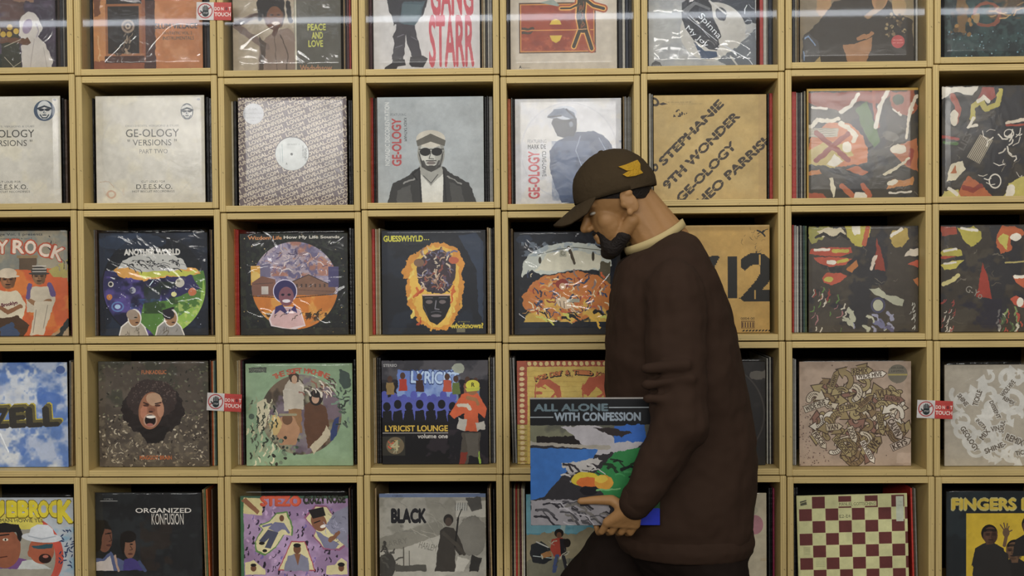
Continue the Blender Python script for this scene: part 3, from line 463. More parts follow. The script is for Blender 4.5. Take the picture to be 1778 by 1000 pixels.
for x, hc, hd in ((231, '9a8878', '86705e'), (294, '221e26', '221e26')):
    a.p([x-26, 584, x-22, 568, x-10, 558, x+10, 558, x+20, 568, x+26, 584], 'd8d4cc').p([x-24, 584, x-20, 569, x-9, 560, x+10, 560, x+18, 569, x+24, 584], 'a39a8c' if x < 250 else '8c8a88').e(x+2, 553, 12, 16, 'd8d4cc').e(x+2, 554, 10, 13, '9c7452').e(x-2, 547, 10, 9, hc).e(x+4, 552, 3, 1, '221').e(x+6, 561, 3, 1.2, '3a2018').strokes(8, x-18, 566, x+14, 578, 9, .8, ['5a5248'], int(x), 80)
a.l([283, 541, 300, 536], 4, '221e26')
a = art(2, 2, 417, 405, 604.5, 584, '171a1c'); a.n('2c3426', 5, .55, .64, .7).dots(90, 417, 405, 604, 584, .5, 1.3, ['6a5a34', '8a7a4c', '4a5a3c', 'b0a070'], 3)
a.clip = a.emask(512, 497, 75, 77); a.q(430, 405, 604, 520, '8f86a0'); a.n('5a5478', 1, .5, .6, .8).n('b0a0a8', 5, .5, .6, .8).n('a86c54', 2, .55, .63, .8, (430, 420, 604, 480)).strokes(60, 450, 430, 580, 480, 12, 1.4, ['c8b8b8', '4a3c58', 'a88478', '6a5a80', 'd0c4c0'], 4, None, 1)
a.q(425, 514, 604, 584, 'c8742c', 1).n('d89a44', 0, .5, .58, .8, (425, 516, 604, 560)).n('2a1c14', 5, .56, .62, .8, (425, 545, 604, 584)); a.clip = None
a.q(436, 462, 452, 496, 'd8a040').l([452, 478, 438, 470], 1.5, 'e8d8a0').e(444, 482, 8, 10, 'dcb860').q(452, 458, 470, 482, '6a6480').p([438, 514, 437, 492, 455, 480, 478, 486, 482, 516], '7a5244').p([506, 514, 508, 490, 536, 478, 580, 498, 584, 510, 560, 514], '7d5a48', .4).l([508, 490, 536, 478, 582, 500], 1.6, '4c3a38').q(454, 498, 466, 512, 'b8b0a8').l([440, 494, 474, 492], 1, '4c3a38').q(570, 464, 588, 500, '44406a').l([508, 504, 580, 508], .8, '5a4038')
for k in range(7): a.q(514+k*8, 494, 517+k*8, 500, '4a3834')
a.l([438, 515, 500, 519, 586, 512], 1.2, '2a2018').p([470, 568, 466, 556, 474, 540, 488, 534, 506, 534, 522, 540, 530, 568, 512, 574, 490, 572], 'd4c4c8').p([472, 566, 469, 556, 476, 542, 489, 536, 506, 536, 520, 541, 528, 566, 500, 572], 'c8a4a4').e(495, 507, 21, 21, 'cfc8dc').e(495, 507, 19.5, 19.5, '2e2858').e(497, 516, 13, 17, '7c4c58').e(491, 513, 3, 2, '1c1428').e(502, 513, 3, 2, '1c1428').e(497, 524, 7, 3, 'e0d8e0').p([478, 534, 490, 530, 500, 546, 512, 530, 516, 546, 502, 538, 498, 548, 486, 540, 476, 548], '3a3068').strokes(30, 430, 545, 600, 560, 9, 1, ['14140e', '2c2a1c'], 6, -70)
a.t('Wizdom Life', 432, 409.5, 490, 416, 'c8824c', bold=2).t('How My Life Sounds', 494, 409.5, 590, 416, 'c4c0b4', bold=2).t('THE HEADNODIC SESSIONS', 536, 556, 560, 559, '8a8060', 30)
a = art(2, 3, 663, 399.5, 843.7, 580.5, '111722'); a.n('1a2434', 0, .5, .62, .8).p([796, 410, 826, 404, 840, 420, 838, 560, 830, 540, 828, 470], '28364c', 1)
a.p([748, 424, 772, 420, 794, 430, 806, 458, 802, 486, 808, 500, 800, 530, 788, 560, 770, 574, 748, 572, 728, 560, 712, 536, 704, 510, 708, 488, 698, 474, 710, 444, 728, 436], 'd08a34', 2.5).p([752, 428, 780, 430, 798, 466, 796, 520, 780, 562, 752, 570, 726, 548, 712, 500, 714, 460, 732, 440], 'dcb048', 2.5).strokes(26, 706, 440, 804, 560, 18, 3.4, ['c8622c', 'd8a03c', 'e0c45c', 'b84a28'], 5, 80, 1.5)
a.e(758, 474, 33, 38, '3c3038', wob=3).strokes(90, 730, 434, 784, 506, 10, 2.4, ['b89a80', '5a4a5c', '8a4a3c', 'c8b8a0', '2c2430', '6a6a88', '94705c'], 6, None, 1).e(728, 456, 9, 7, '7a5c48').e(788, 452, 9, 6, 'b85a3c', wob=1)
a.p([733, 512, 781, 512, 782, 532, 772, 552, 758, 564, 746, 558, 734, 536], '15161b', .4).l([734, 512, 781, 512], 2.4, 'd0a890').e(745, 524, 6, 3.4, '6a6060').e(768, 524, 6, 3.4, '6a6060').l([738, 517, 751, 517], 1.5, '5c5a62').l([762, 517, 776, 517], 1.5, '5c5a62').l([757, 522, 755, 536, 762, 537], 2, '74727a').e(757, 548, 9, 2.6, '6c6468').l([748, 542, 757, 540, 766, 542], 1, '5c5a62').l([735, 530, 742, 548], 1, '4a4850')
a.t('GUESSWHYLD', 667, 409, 735, 419, 'c8c43c', bold=3).t('...', 737, 415, 746, 417, 'c8c43c').t('whoknows?', 782, 561, 838, 570, 'c8b43c', bold=3).t('presents', 795, 557.5, 815, 560.5, '9a9040').q(792, 570, 807, 577, '6c6a58')
a = art(2, 4, 892.5, 402, 1077.5, 582.5, '111620'); a.n('18202e', 0, .5, .6, .7).e(910, 415, 14, 8, '2c3c54', al=.6, wob=2)
a.p([906, 482, 908, 458, 920, 440, 950, 426, 990, 420, 1030, 424, 1056, 440, 1064, 462, 1040, 470, 1000, 470, 940, 478, 925, 470, 912, 476], 'c0c6bc', 1.2).n('8c9cac', 5, .5, .6, .6, (906, 420, 1064, 445)).p([930, 470, 950, 440, 1010, 436, 1044, 446, 1040, 468, 1000, 470], 'd4d0b8', 2).q(1042, 456, 1060, 500, '57503c', 2).l([935, 442, 970, 433, 1000, 430, 1050, 436], 1, '4a4838').e(938, 452, 2.5, 6, '3c3628').e(1030, 446, 2.5, 8, '3c3628').l([988, 430, 998, 458], 5, '4a4030', .6).q(972, 434, 984, 446, 'a8a894').e(978, 440, 4, 4, '7c7864', hole=.7)
a.p([906, 514, 925, 492, 950, 478, 1000, 472, 1040, 478, 1060, 496, 1064, 524, 1058, 540, 1040, 552, 1010, 556, 990, 562, 966, 556, 940, 558, 924, 546, 908, 532], 'c07030', 2).n('d8b048', 0, .5, .56, .9, (906, 520, 1064, 560)).strokes(150, 914, 480, 1050, 546, 10, 2.2, ['5c5878', 'c8b090', '8a3c2c', '3c3040', 'd09a50', 'c45a30', '86706a', '2c3a5c', 'e0d0a8'], 8, None, 1)
a.e(976, 494, 11, 9, '8a3024', wob=.6).e(977, 498, 6, 6, 'c49c78').p([964, 522, 978, 516, 990, 524, 992, 536, 980, 538, 970, 532], 'd0b898', .6).l([972, 524, 974, 534], 1, '4a3830').l([979, 524, 980, 536], 1, '4a3830').q(984, 520, 1006, 526, '9a9884', .5).strokes(12, 930, 540, 1050, 556, 18, 4, ['c8c85c', 'e0b040', '1a1814'], 9, 10, 1.5)
a = art(2, 5, 1147, 391, 1336.5, 580, 'ae8842'); a.n('b8924c', 0, .45, .65, .7).grain(.03); a.q(1147, 391, 1337, 394, 'bf9d5c')
a.t('V', 1170, 446, 1247.5, 519, '17150f', bold=1).q(1263.5, 446, 1280, 519, '17150f').p([1230, 446, 1247.5, 446, 1238, 462, 1226, 470], '17150f')
a.t('2', 1290.5, 444, 1345, 520, '17150f', bold=3).q(1317.5, 443, 1320.5, 462, 'ae8842').q(1309.5, 505, 1312, 521, 'ae8842')
a.l([1315, 401, 1320, 403, 1326, 408, 1328, 411], 2.6, '17150f').l([1320, 404, 1316, 407], 1.2, '17150f').l([1325, 405, 1329, 400, 1333, 399], 1.2, '17150f').l([1324, 404, 1326, 402], 3, '17150f').strokes(14, 1288, 392, 1334, 440, 8, .6, ['4a3a20', '6a5428'], 7, None, 1)
a.t('0004-00', 1286, 552.5, 1310, 557, '5a4420', bold=1).q(1287, 559, 1310, 572, '4a2e1c').q(1288, 560, 1309, 571, 'a8843f'); [a.q(1288.5+k*4.4, 561, 1290.3+k*4.4, 570.5, '4a2e1c') for k in range(5)]
for k in range(9): a.p([1288+k*5.6, 577.5, 1291+k*5.6, 577.5, 1293.5+k*5.6, 574.5, 1290.5+k*5.6, 574.5], '17150f')
a = art(2, 6, 1404, 392.5, 1600, 579.5, '423b33'); painting(a, 8)
a.p([1405, 393, 1448, 393, 1446, 402, 1412, 424, 1405, 416], '8e8a44', 1.5).p([1420, 402, 1440, 394, 1462, 396, 1470, 406, 1456, 412, 1444, 408, 1430, 412], 'c4b898', 1.5).l([1418, 412, 1430, 406, 1446, 414, 1462, 406, 1474, 414], 5, '2c2722', 1).p([1470, 393, 1516, 393, 1512, 412, 1500, 430, 1486, 428, 1472, 410], 'b0a444', 1.5).p([1480, 393, 1496, 393, 1498, 408, 1484, 408], 'd6ceb8', 1.5).l([1510, 396, 1504, 424], 8, 'b0583a', 1)
a.p([1406, 440, 1410, 432, 1440, 430, 1480, 430, 1482, 440, 1460, 446, 1420, 444], 'b04a34', 1).l([1416, 434, 1440, 434], 5, 'd8d0be', .8).l([1448, 436, 1474, 436], 6, 'b4a444', .8).p([1412, 448, 1440, 446, 1482, 450, 1470, 460, 1440, 464, 1424, 458], 'b4503a', 1).l([1440, 456, 1450, 456], 7, 'd8d0be', 1).l([1456, 455, 1474, 452], 5, 'b4a444', 1)
a.p([1428, 482, 1436, 474, 1462, 476, 1474, 480, 1460, 492, 1444, 496, 1432, 492], 'b0503a', 1).e(1440, 486, 8, 5, 'b4a84c', wob=1).p([1470, 468, 1490, 452, 1492, 462, 1482, 474], 'ac6a38', 1).p([1522, 470, 1526, 412, 1534, 440, 1542, 472], '8a3a2c', 1).l([1524, 446, 1516, 468], 5, 'c8b8a4', 1.5).p([1548, 414, 1554, 400, 1580, 396, 1584, 416, 1570, 432, 1558, 430], 'b0964a', 1.5).l([1552, 410, 1570, 398], 6, 'd8d0be', 1)
a.p([1574, 446, 1584, 434, 1600, 432, 1600, 446], 'c8bca8', 1).p([1580, 460, 1600, 452, 1600, 466], 'b0503a', 1).p([1590, 486, 1600, 484, 1600, 500], 'b0683a', 1).strokes(26, 1410, 500, 1470, 575, 12, 2, ['c0b8a4', '8a3a30', '5a7a3c', '9a6a6a'], 4, 90, 1.5).strokes(16, 1466, 540, 1550, 575, 16, 6, ['5c5874', '8c8ca0', '6a6a88', 'a8a890'], 6, 20, 2)
a.e(1528, 532, 9, 10, 'a8a890').p([1512, 504, 1530, 500, 1544, 514, 1560, 516, 1574, 522, 1572, 534, 1554, 530, 1540, 520, 1522, 514], 'a4a48c', 1).e(1528, 532, 13, 14, '47465c', hole=.75).strokes(10, 1586, 520, 1599, 575, 9, 1.4, ['b8b8ac'], 7, 90).t('G-YO', 1550, 440, 1552, 441, '888')
a = art(2, 7, 1633.5, 390, 1831, 578, '3d362e'); painting(a, 11)
a.p([1634, 393, 1660, 393, 1662, 406, 1636, 410], '9a4634', 1).p([1662, 396, 1690, 393, 1704, 404, 1702, 420, 1686, 430, 1672, 416], 'b0a444', 1.5).l([1670, 396, 1696, 400], 5, 'd8d0be', 1).p([1730, 412, 1740, 392, 1764, 394, 1778, 404, 1776, 410, 1756, 414, 1756, 436, 1738, 442, 1732, 430], 'b05a34', 1.5).p([1732, 416, 1742, 404, 1752, 410, 1748, 436], 'b8ac50', 1.5).e(1764, 412, 10, 6, 'd8d0be', wob=1)
a.p([1634, 436, 1650, 430, 1668, 434, 1672, 444, 1636, 446], 'b0a444', 1).l([1640, 436, 1660, 433], 4, 'd8d0be', 1).p([1634, 444, 1662, 446, 1634, 450], 'b04a34', 1).p([1634, 460, 1654, 452, 1674, 452, 1660, 466, 1640, 470], 'c0b450', 1).l([1640, 458, 1660, 455], 4, 'd8d0be', 1).l([1638, 494, 1654, 486, 1664, 478], 8, 'c4b878', 1).p([1696, 516, 1704, 470, 1706, 456, 1716, 480, 1722, 520], '96382c', 1).l([1746, 457, 1790, 454], 3, 'a89a5c', .6).p([1758, 480, 1800, 478, 1800, 496, 1776, 500, 1764, 490], 'b85a3a', 1).l([1762, 481, 1790, 482], 5, 'd8d0be', 1).p([1754, 520, 1764, 514, 1774, 520, 1790, 536, 1776, 536, 1762, 530], 'b8503a', 1).e(1772, 526, 6, 8, 'd8d0be', wob=1)
a.t('G-Yo', 1676, 502, 1708, 514, '8a8478', -28).strokes(24, 1636, 520, 1660, 575, 10, 1.6, ['b8b0a0', '94403a'], 3, 100, 1).strokes(26, 1730, 530, 1775, 575, 12, 3, ['7a8a54', 'a84838', 'b8b4a0', '4a5a3c'], 5, 70, 1.5).n('2c2834', 1, .5, .6, .6, (1650, 520, 1740, 578))
# ---- fourth row
a = art(3, 0, -70, 629.5, 117.5, 816, '5878b4'); a.n('a4b0c8', 0, .40, .56, 1).n('c4c8cc', 1, .48, .62, .9).n('3f62a8', 2, .58, .68, .8); a.e(106, 643, 8, 7, '4a64a0')
def block3(a, txt, x0, y0, x1, y1, sl):
    n = len(txt); w_ = (x1-x0)/n
    for i, ch in enumerate(txt):
        xx = x0+i*w_; y = y0+(n-1-i)*sl
        for k in range(7, 0, -1): a.t(ch, xx+k*.9, y-k*1.0, xx+w_-6+k*.9, y1-y0+y-k*1.0, 'b5a43c' if k > 5 else '5c5434', 3, 3)
        a.t(ch, xx, y, xx+w_-6, y+(y1-y0), '33302c', 3, 3)
block3(a, 'BUZZELL', -96, 710, 106, 742, 1); a.l([0, 756, 8, 776, 14, 788], 2.4, 'dfe3e6', .6)
a = art(3, 1, 171.5, 627, 362.5, 813, '4a4138'); a.n('5c5246', 0, .5, .6, .7).n('3c3c30', 1, .5, .6, .8, (171, 627, 362, 720)); a.n('6b604e', 5, .55, .65, .7, (171, 720, 362, 813)).dots(260, 172, 720, 362, 812, .5, 1.5, ['9a8c74', '2e2620', '7a6c58', 'b0a48c'], 3, 2).dots(160, 172, 630, 362, 730, .6, 1.6, ['6a6a54', '2c2a22', '59583f'], 4, 2)
a.e(266, 712, 54, 46, '241c1a', wob=2.5).e(264, 694, 44, 34, '352926', wob=2.5).p([236, 745, 296, 742, 276, 772, 256, 772], '1c1614', 2).dots(140, 230, 664, 306, 700, .7, 1.4, ['4c3e38', '5a4a44'], 6)
a.e(262, 714, 21, 33, '8e5c42', 8).e(268, 694, 14, 11, 'b08a6c', 10, wob=.8).e(250, 716, 6, 12, 'a56a50', 10, wob=.8).e(279, 712, 6, 14, 'a9765a').l([250, 700, 258, 703], 2, '2e1a14').l([270, 702, 280, 700], 2, '2e1a14').e(254, 705, 5, 2, '4c2c20').e(274, 705, 5, 2, '4c2c20').e(264, 713, 6, 4.5, '7c4c38').e(262, 716, 4, 1.5, '3c2018').e(261, 731, 12, 12, 'a8826c', 5).e(261, 731, 9.5, 10, '1c0e0c', 5).e(262, 725, 8, 2.6, 'd8d0c4').e(260, 739, 6, 3, '9c5c50').strokes(30, 176, 770, 350, 808, 8, 1, ['b0a68e', '8a7e68'], 9, None, .5)
a.t('FUNKADELIC', 247, 643, 290, 650, 'a8623c', bold=2).t('MAGGOT BRAIN', 242, 793, 297, 800, 'a8582c', bold=2)
a = art(3, 2, 427, 631, 612.5, 813, '7f9a78'); a.n('8ba684', 0, .5, .65, .7); a.clip = a.emask(523, 722, 70, 71)
a.q(440, 640, 600, 800, '6b5a48'); a.n('8a8a70', 1, .45, .55, .9).n('3a3028', 0, .52, .62, .8).n('6a5a70', 2, .55, .62, .7); a.clip = None
a.p([502, 660, 516, 654, 528, 670, 528, 712, 512, 716, 494, 716, 492, 680], 'b0a898', 1).e(512, 658, 7, 9, 'b08c70').p([502, 652, 512, 645, 520, 652, 520, 664, 504, 664], '3a2c22', 1).e(512, 659, 5, 7, 'b08c70').q(502, 712, 524, 754, '8a6440', 1)
a.p([530, 704, 548, 696, 566, 708, 572, 742, 564, 776, 534, 782, 528, 744], '5a3a28', 1).e(549, 692, 12, 14, '201a18').e(548, 694, 6.5, 8.5, 'b48e74').e(551, 686, 10, 6, '201a18').p([476, 742, 488, 726, 512, 726, 520, 748, 514, 776, 486, 776], 'a87c5a', 1).e(499, 730, 9, 10, '6a4a34').l([486, 722, 514, 722], 4, '8a8468').e(478, 740, 11, 17, 'bfa468', wob=1.5).p([446, 700, 462, 694, 470, 704, 462, 740, 450, 756, 446, 730], 'c0b898', 1.5).p([538, 780, 560, 758, 568, 740, 576, 756, 560, 776, 544, 792], 'b8ac90', 1.5).p([574, 756, 580, 730, 588, 726, 584, 760, 574, 770], '2c3a6a', 1)
a.strokes(70, 430, 690, 480, 812, 12, 2.4, ['b8b490', '4a5040', '2c3428', '8a9474', 'd0caa8'], 5, 70, 1.5).strokes(30, 520, 655, 580, 690, 12, 2, ['c8c0b0', '4a3834', '8a5a4c'], 6, 30, 1).strokes(26, 585, 670, 610, 740, 9, 3, ['2e3830', '4a5a4c', '6a8070'], 7).p([590, 640, 608, 648, 610, 672, 596, 678, 590, 660], '3a4a44', 1.5).dots(20, 470, 760, 520, 812, 2, 4, ['3a4a3c', '6a7a64', '2a2a24'], 8).e(437, 725, 5, 5, '4a5a4c').q(433, 638, 464, 647, '4a5248', 1).t('COMMAND', 436, 640, 461, 645, '8a9080')
a.arc('THE SOFT MACHINE', 524, 748, 104, -27, 27, 9, 'b0523c', 2, 8)
a = art(3, 3, 663, 625.5, 848, 811, '15131a'); a.q(663, 625, 848, 660, '4c4a50', 2).n('2c2c34', 0, .5, .6, .7, (663, 625, 848, 665)); a.q(690, 643, 790, 732, '5a74b8', 2).n('8aa4d0', 1, .5, .6, .7, (690, 643, 800, 700)).q(663, 690, 790, 732, '4a50a0', 2)
a.t('LYRICIST', 714, 645, 798, 668, '26386c', -2, 4).t('LYRICIST', 715, 646, 797, 667, 'a8c0e0', -2, 2)
for i, x in enumerate(range(668, 800, 17)): a.e(x, 688+(i % 3)*3, 6, 8, '4a50a8').p([x-8, 728, x-6, 700, x+7, 698, x+9, 728], '4c54a4', 1.5)
for i, x in enumerate(range(672, 810, 19)): a.e(x, 708-(i % 2)*4, 6.5, 8, '101018').p([x-10, 740, x-7, 716, x+7, 714, x+10, 740], '101018', 1)
for x, y, s_ in ((678, 668, '8a7040'), (700, 662, 'a83424'), (729, 664, '3c2420'), (777, 664, 'b04a34'), (792, 668, '5a6a34'), (812, 670, '7a4c3c'), (826, 672, '5c6a7a')): a.e(x, y-9, 4.5, 6, '4a3024').p([x-7, y+18, x-6, y-3, x+6, y-3, x+8, y+18], s_, .8)
a.e(797, 641, 11, 9, '9aa090', wob=2).q(663, 736, 780, 811, '0d0c10', 1).n('3c3038', 2, .55, .6, .5, (690, 750, 848, 811))
a.p([806, 684, 830, 684, 846, 712, 842, 728, 830, 720, 830, 752, 806, 752, 806, 720, 790, 730, 780, 722, 796, 696], 'c05430', 1).e(820, 677, 10, 11, '8a5c3c').e(821, 670, 12, 9, 'c8c43c').p([808, 676, 834, 674, 832, 680, 811, 682], 'b0b43c').t('R', 819, 666, 824, 673, '3c3c14', bold=2).l([797, 706, 812, 706, 816, 712], 7, 'b8b0a0', 1).l([812, 692, 826, 696, 830, 704], 6, '94663f', .8).p([796, 728, 812, 732, 808, 752, 794, 748], 'a8a49a', 1).p([824, 738, 840, 734, 842, 748, 828, 752], 'a8a49a', 1).p([802, 754, 834, 754, 832, 790, 820, 790, 816, 770, 812, 811, 798, 811], '4a443c', 1).p([800, 790, 812, 790, 806, 811, 796, 811], '7c2c20', 1).l([830, 790, 832, 808], 4, '8ab03c', 1).p([808, 756, 830, 756, 830, 798, 812, 796], '57524a', 1)
a.t('LYRICIST LOUNGE', 669, 741.5, 777, 752, 'c9a63c', bold=2).q(664, 754.4, 778, 755.4, 'b8b4ac').t('volume one', 725, 757, 777, 764.5, 'b4b0a8', bold=2).q(663, 761, 703, 795, '2c2a24').e(686, 777.5, 15.5, 15.5, '6a5c44').strokes(24, 676, 768, 692, 786, 8, 1.8, ['a8884c', '3c3428', 'c84c34', '8a8468', '4a6a4c'], 5).t('4', 678, 768, 693, 786, 'a8a078', bold=1).t('STEREO', 667, 632, 690, 637, 'a8a8a8', bold=2)
a = art(3, 4, 898, 626, 1083, 811, 'c4a650'); a.n('d0b45c', 0, .45, .6, .7); [a.l([915, y, 1083, y+2], 1, 'a88440', 1, .5) for y in range(645, 811, 9)]
a.q(898, 626, 1083, 637, 'a5503a', .6).q(898, 626, 916, 770, 'a5503a', .6).q(898, 740, 916, 811, 'b09a4c', .6)
for k in range(17): a.e(920+k*10, 631.5, 3.4, 3.8, 'd0b878', wob=.6); a.l([915+k*10, 627, 917+k*10, 636], 1, '7a3c30')
for k in range(19): a.e(907, 640+k*9.5, 4.2, 3.4, 'd4bc88', wob=.6); a.l([900, 644.6+k*9.5, 914, 645+k*9.5], 1, '7a3c30')
a.arc("Mos Def & Talib Kweli", 1000, 860, 212, -19, 19, 9, '2c241c', 4, 8.5); a.arc("Mos Def & Talib Kweli", 999, 859, 212, -19, 19, 7.5, 'b86c3c', 2, 7)
a.t('ARE', 984, 652, 996, 656, '6a4c2c')
for x0, dx in ((942, 1), (1024, 1)): a.p([x0-12, 672, x0-4, 660, x0+14, 660, x0+30, 672, x0+34, 690, x0+26, 694, x0+20, 680, x0+4, 668, x0-8, 676], 'b0583c', 1).l([x0-12, 668, x0-12, 694], 2, 'b0583c', 1).e(x0-6, 684, 6, 3, 'b0583c', wob=.8).l([x0+14, 694, x0+24, 684], 4, 'b0583c', 1).l([x0-2, 672, x0+6, 676], 2, 'b0583c')
a.p([1010, 676, 1022, 656, 1050, 652, 1083, 656, 1083, 668, 1040, 670, 1020, 690], 'ac5238', 1)
a = art(3, 5, 1142, 628, 1329, 811, '1e1b1a'); a.n('2c2826', 0, .5, .6, .6).e(1236, 720, 92, 90, '4a443e', al=.6, hole=.97).e(1318, 652, 18, 8, '57524a', wob=2)
def arrows(a, fill, line, n, seed, box, cols):
    g = random.Random(seed); x0, y0, x1, y1 = box
    for k in range(n):
        cx, cy = g.uniform(x0, x1), g.uniform(y0, y1)
        if ((cx-(x0+x1)/2)/((x1-x0)/2))**2+((cy-(y0+y1)/2)/((y1-y0)/2))**2 > 1.05: continue
        r = g.uniform(8, 17); a0 = g.uniform(0, 2*PI); sw = g.choice((-1, 1))*g.uniform(1.4, 3.4); w_ = g.uniform(5, 9); col = g.choice(cols)
        pts = []
        for i in range(9):
            aa = a0+sw*i/8; rr = r*(1-.25*i/8); pts += [cx+rr*math.cos(aa), cy+rr*math.sin(aa)]
        ex, ey = pts[-2], pts[-1]; dx, dy = ex-pts[-4], ey-pts[-3]; L = math.hypot(dx, dy)+1e-6; dx /= L; dy /= L; hh = w_*1.25
        head = lambda e: [ex-dy*(hh+e), ey+dx*(hh+e), ex+dx*(hh*1.5+e*1.6), ey+dy*(hh*1.5+e*1.6), ex+dy*(hh+e), ey-dx*(hh+e)]
        if line: a.l(pts, w_+2.6, line); a.p(head(1.8), line)
        a.l(pts, w_, col); a.p(head(0), col)
        if line and k % 2:
            for i in range(1, 8): a.l([pts[2*i]-1.6, pts[2*i+1]-1.6, pts[2*i]+1.2, pts[2*i+1]+1.8], 1.1, line)
a = art(3, 6, 1388, 627.5, 1582, 813.5, 'a08b78'); a.n('8f7a68', 1, .5, .65, .8).n('7c6658', 2, .56, .66, .7, (1388, 730, 1450, 813)).dots(150, 1388, 700, 1440, 812, .5, 1.2, ['5a443c', '6a5248'], 2).dots(40, 1390, 630, 1580, 810, .5, 1.2, ['5a443c'], 4)
arrows(a, None, '3f3026', 120, 5, (1412, 648, 1566, 796), ['93835a', '93835a', '7a6446', '7d5a4c', 'b5a992', '86744f', 'bdb5a4'])
def wordchip(a, txt, x, y, w_, h_, rot, fill, ink):
    ca, sa = math.cos(math.radians(rot)), math.sin(math.radians(rot)); P = lambda u, v: [x+u*ca+v*sa, y-u*sa+v*ca]
    a.p(P(-w_/2-3, -h_/2-2)+P(w_/2+2, -h_/2-2)+P(w_/2+10, 0)+P(w_/2+2, h_/2+2)+P(-w_/2-3, h_/2+2), ink); a.p(P(-w_/2-2, -h_/2-1)+P(w_/2+1, -h_/2-1)+P(w_/2+8, 0)+P(w_/2+1, h_/2+1)+P(-w_/2-2, h_/2+1), fill); a.t(txt, x-w_/2, y-h_/2, x+w_/2, y+h_/2, ink, rot, 2)
for ar in (('WIDE HIVE', 1510, 652.5, 42, 8, 7, 'cfc6b6'), ('REMIXED', 1506, 786, 34, 7, -62, 'c9c0b0'), ('WIDE HIVE', 1416, 706, 36, 9, 20, 'b5ac98'), ('DJ ZEPH', 1472, 710, 26, 8, 10, '93835a'), ('CALVIN', 1553, 745, 32, 11, -60, 'ad9f90'), ('KEYS', 1562, 775, 26, 10, 25, 'ad9f90'), ('GREGORY', 1462, 778, 36, 8, -50, '93835a'), ('PEACE', 1422, 765, 26, 8, -55, 'b5a992'), ('REMIX', 1494, 645, 26, 9, 5, '93835a'), ('DISSENT', 1529, 735, 32, 7, -80, '93835a'), ('WE', 1518, 775, 18, 14, 50, '86744f'), ('ZION', 1480, 755, 20, 8, -70, 'b5a992'), ('DJ QUEST', 1502, 700, 20, 6, 40, '7a6446'), ('VU', 1532, 685, 16, 11, 5, '86744f'), ('VAN', 1446, 744, 18, 9, 5, 'a89a80'), ('WARMY', 1448, 662, 24, 7, 70, '86744f'), ('AVALON', 1550, 694, 24, 7, -10, '7d5a4c')): wordchip(a, *ar, '3f3026')
a.e(1558.5, 650, 17, 16.5, '6a6456').q(1542, 650, 1575, 653, '9a8c50').t('DELUXE', 1548, 638, 1569, 641, '3a3830').t('LIMITED', 1548, 644, 1569, 647, '3a3830').q(1556, 790, 1586, 808, 'ab9684', 1)
a = art(3, 7, 1640, 633, 1831, 815, '9d9585'); arrows(a, None, None, 70, 9, (1655, 650, 1850, 800), ['b6b4ac', 'bbb9b1']); a.e(1756, 700, 24, 24, 'bab8b0', hole=.6)
for txt, x, y, w_, h_, ro in (('SHINE', 1672, 696, 24, 8, -52), ('TICKLE', 1697, 693, 28, 9, 72), ('WIDE HIVE', 1750, 676, 34, 8, 52), ('REMIX', 1752, 698, 22, 7, -30), ('DISSENT', 1728, 714, 34, 7, -65), ('SOUL', 1740, 744, 22, 8, 80), ('MIX', 1710, 758, 20, 9, 52), ('GEOLOGY', 1684, 766, 50, 9, -58), ('SHINE-', 1728, 782, 38, 9, 22), ('REMIX', 1762, 768, 32, 11, -22), ('INSTA', 1704, 740, 22, 7, -48), ('VIN', 1728, 748, 14, 9, 12), ('TICKLE', 1778, 790, 30, 8, 10)): a.t(txt, x-w_/2-1, y-h_/2-1, x+w_/2+1, y+h_/2+1, 'b9b7af', ro, 5); a.t(txt, x-w_/2, y-h_/2, x+w_/2, y+h_/2, '5a5044', ro, 2)
# ---- bottom row
a = art(4, 0, -62, 864, 128, 1050, 'a3aab0'); a.n('6c98b4', 0, .45, .6, .7, (90, 920, 128, 1050)); a.e(28, 975, 82, 82, 'b8493a').e(28, 978, 68, 70, '8e8aa0').q(-20, 895, 75, 925, 'c8b84a', 2); a.clip = a.emask(28, 978, 68, 72); a.q(-40, 864, 100, 930, 'c9bc4c').q(-40, 925, 100, 1050, '8f8a7c', 1); a.clip = None
for ch, x, w_ in (('C', -46, 16), ('H', -26, 18), ('U', -4, 22), ('B', 24, 18), ('B', 42, 16), ('R', 61, 15), ('O', 77, 17), ('C', 95, 16), ('K', 114, 22)): a.t(ch, x-w_/2-1, 871, x+w_/2+1, 902+(x > 100)*10, '6a5c20', bold=4); a.t(ch, x-w_/2, 872, x+w_/2, 900+(x > 100)*10, 'd4c22c', bold=4)
a.t('featuring', 27, 898.5, 49, 901, '5a5430').t('HITMAN HOWIE TEE', -14, 904, 76, 911, '3a3a2c', shear=-.2)
a.p([-30, 1000, 0, 985, 30, 978, 50, 985, 60, 1000, -30, 1000], '6a4478', 1).e(8, 960, 28, 38, '8a5038').p([-24, 940, -18, 918, 6, 912, 34, 916, 40, 934, 34, 952, 28, 930, -8, 930], '1f1c1c', 1).e(30, 953, 6, 9, '8a5038').e(10, 944, 5, 2.6, 'c8bca8').e(10, 944, 1.6, 2.2, '1a1414').l([0, 936, 16, 934], 2.4, '1f1c1c').l([0, 978, 12, 976], 2, '4c241c')
a.p([38, 985, 58, 982, 90, 1000, 30, 1000], 'b0b4b0', .6).e(72, 964, 22, 26, '9c5138').p([54, 956, 92, 952, 90, 960, 74, 962, 58, 960], '2a4a54', .6).e(78, 980, 11, 9, '2a1a18').e(79, 976, 5, 3, 'a86050').e(73, 940, 35, 9.5, 'b8bcc0', 4).p([50, 938, 54, 922, 66, 915, 84, 916, 92, 924, 96, 942], 'c0c4c8').l([50, 937, 72, 943, 96, 938], 2.4, '9aa0a8').e(52, 970, 4, 7, '9c5138'); a.dots(34, 102, 925, 128, 998, 1, 1.3, ['2a3a5c'], 3, 3)
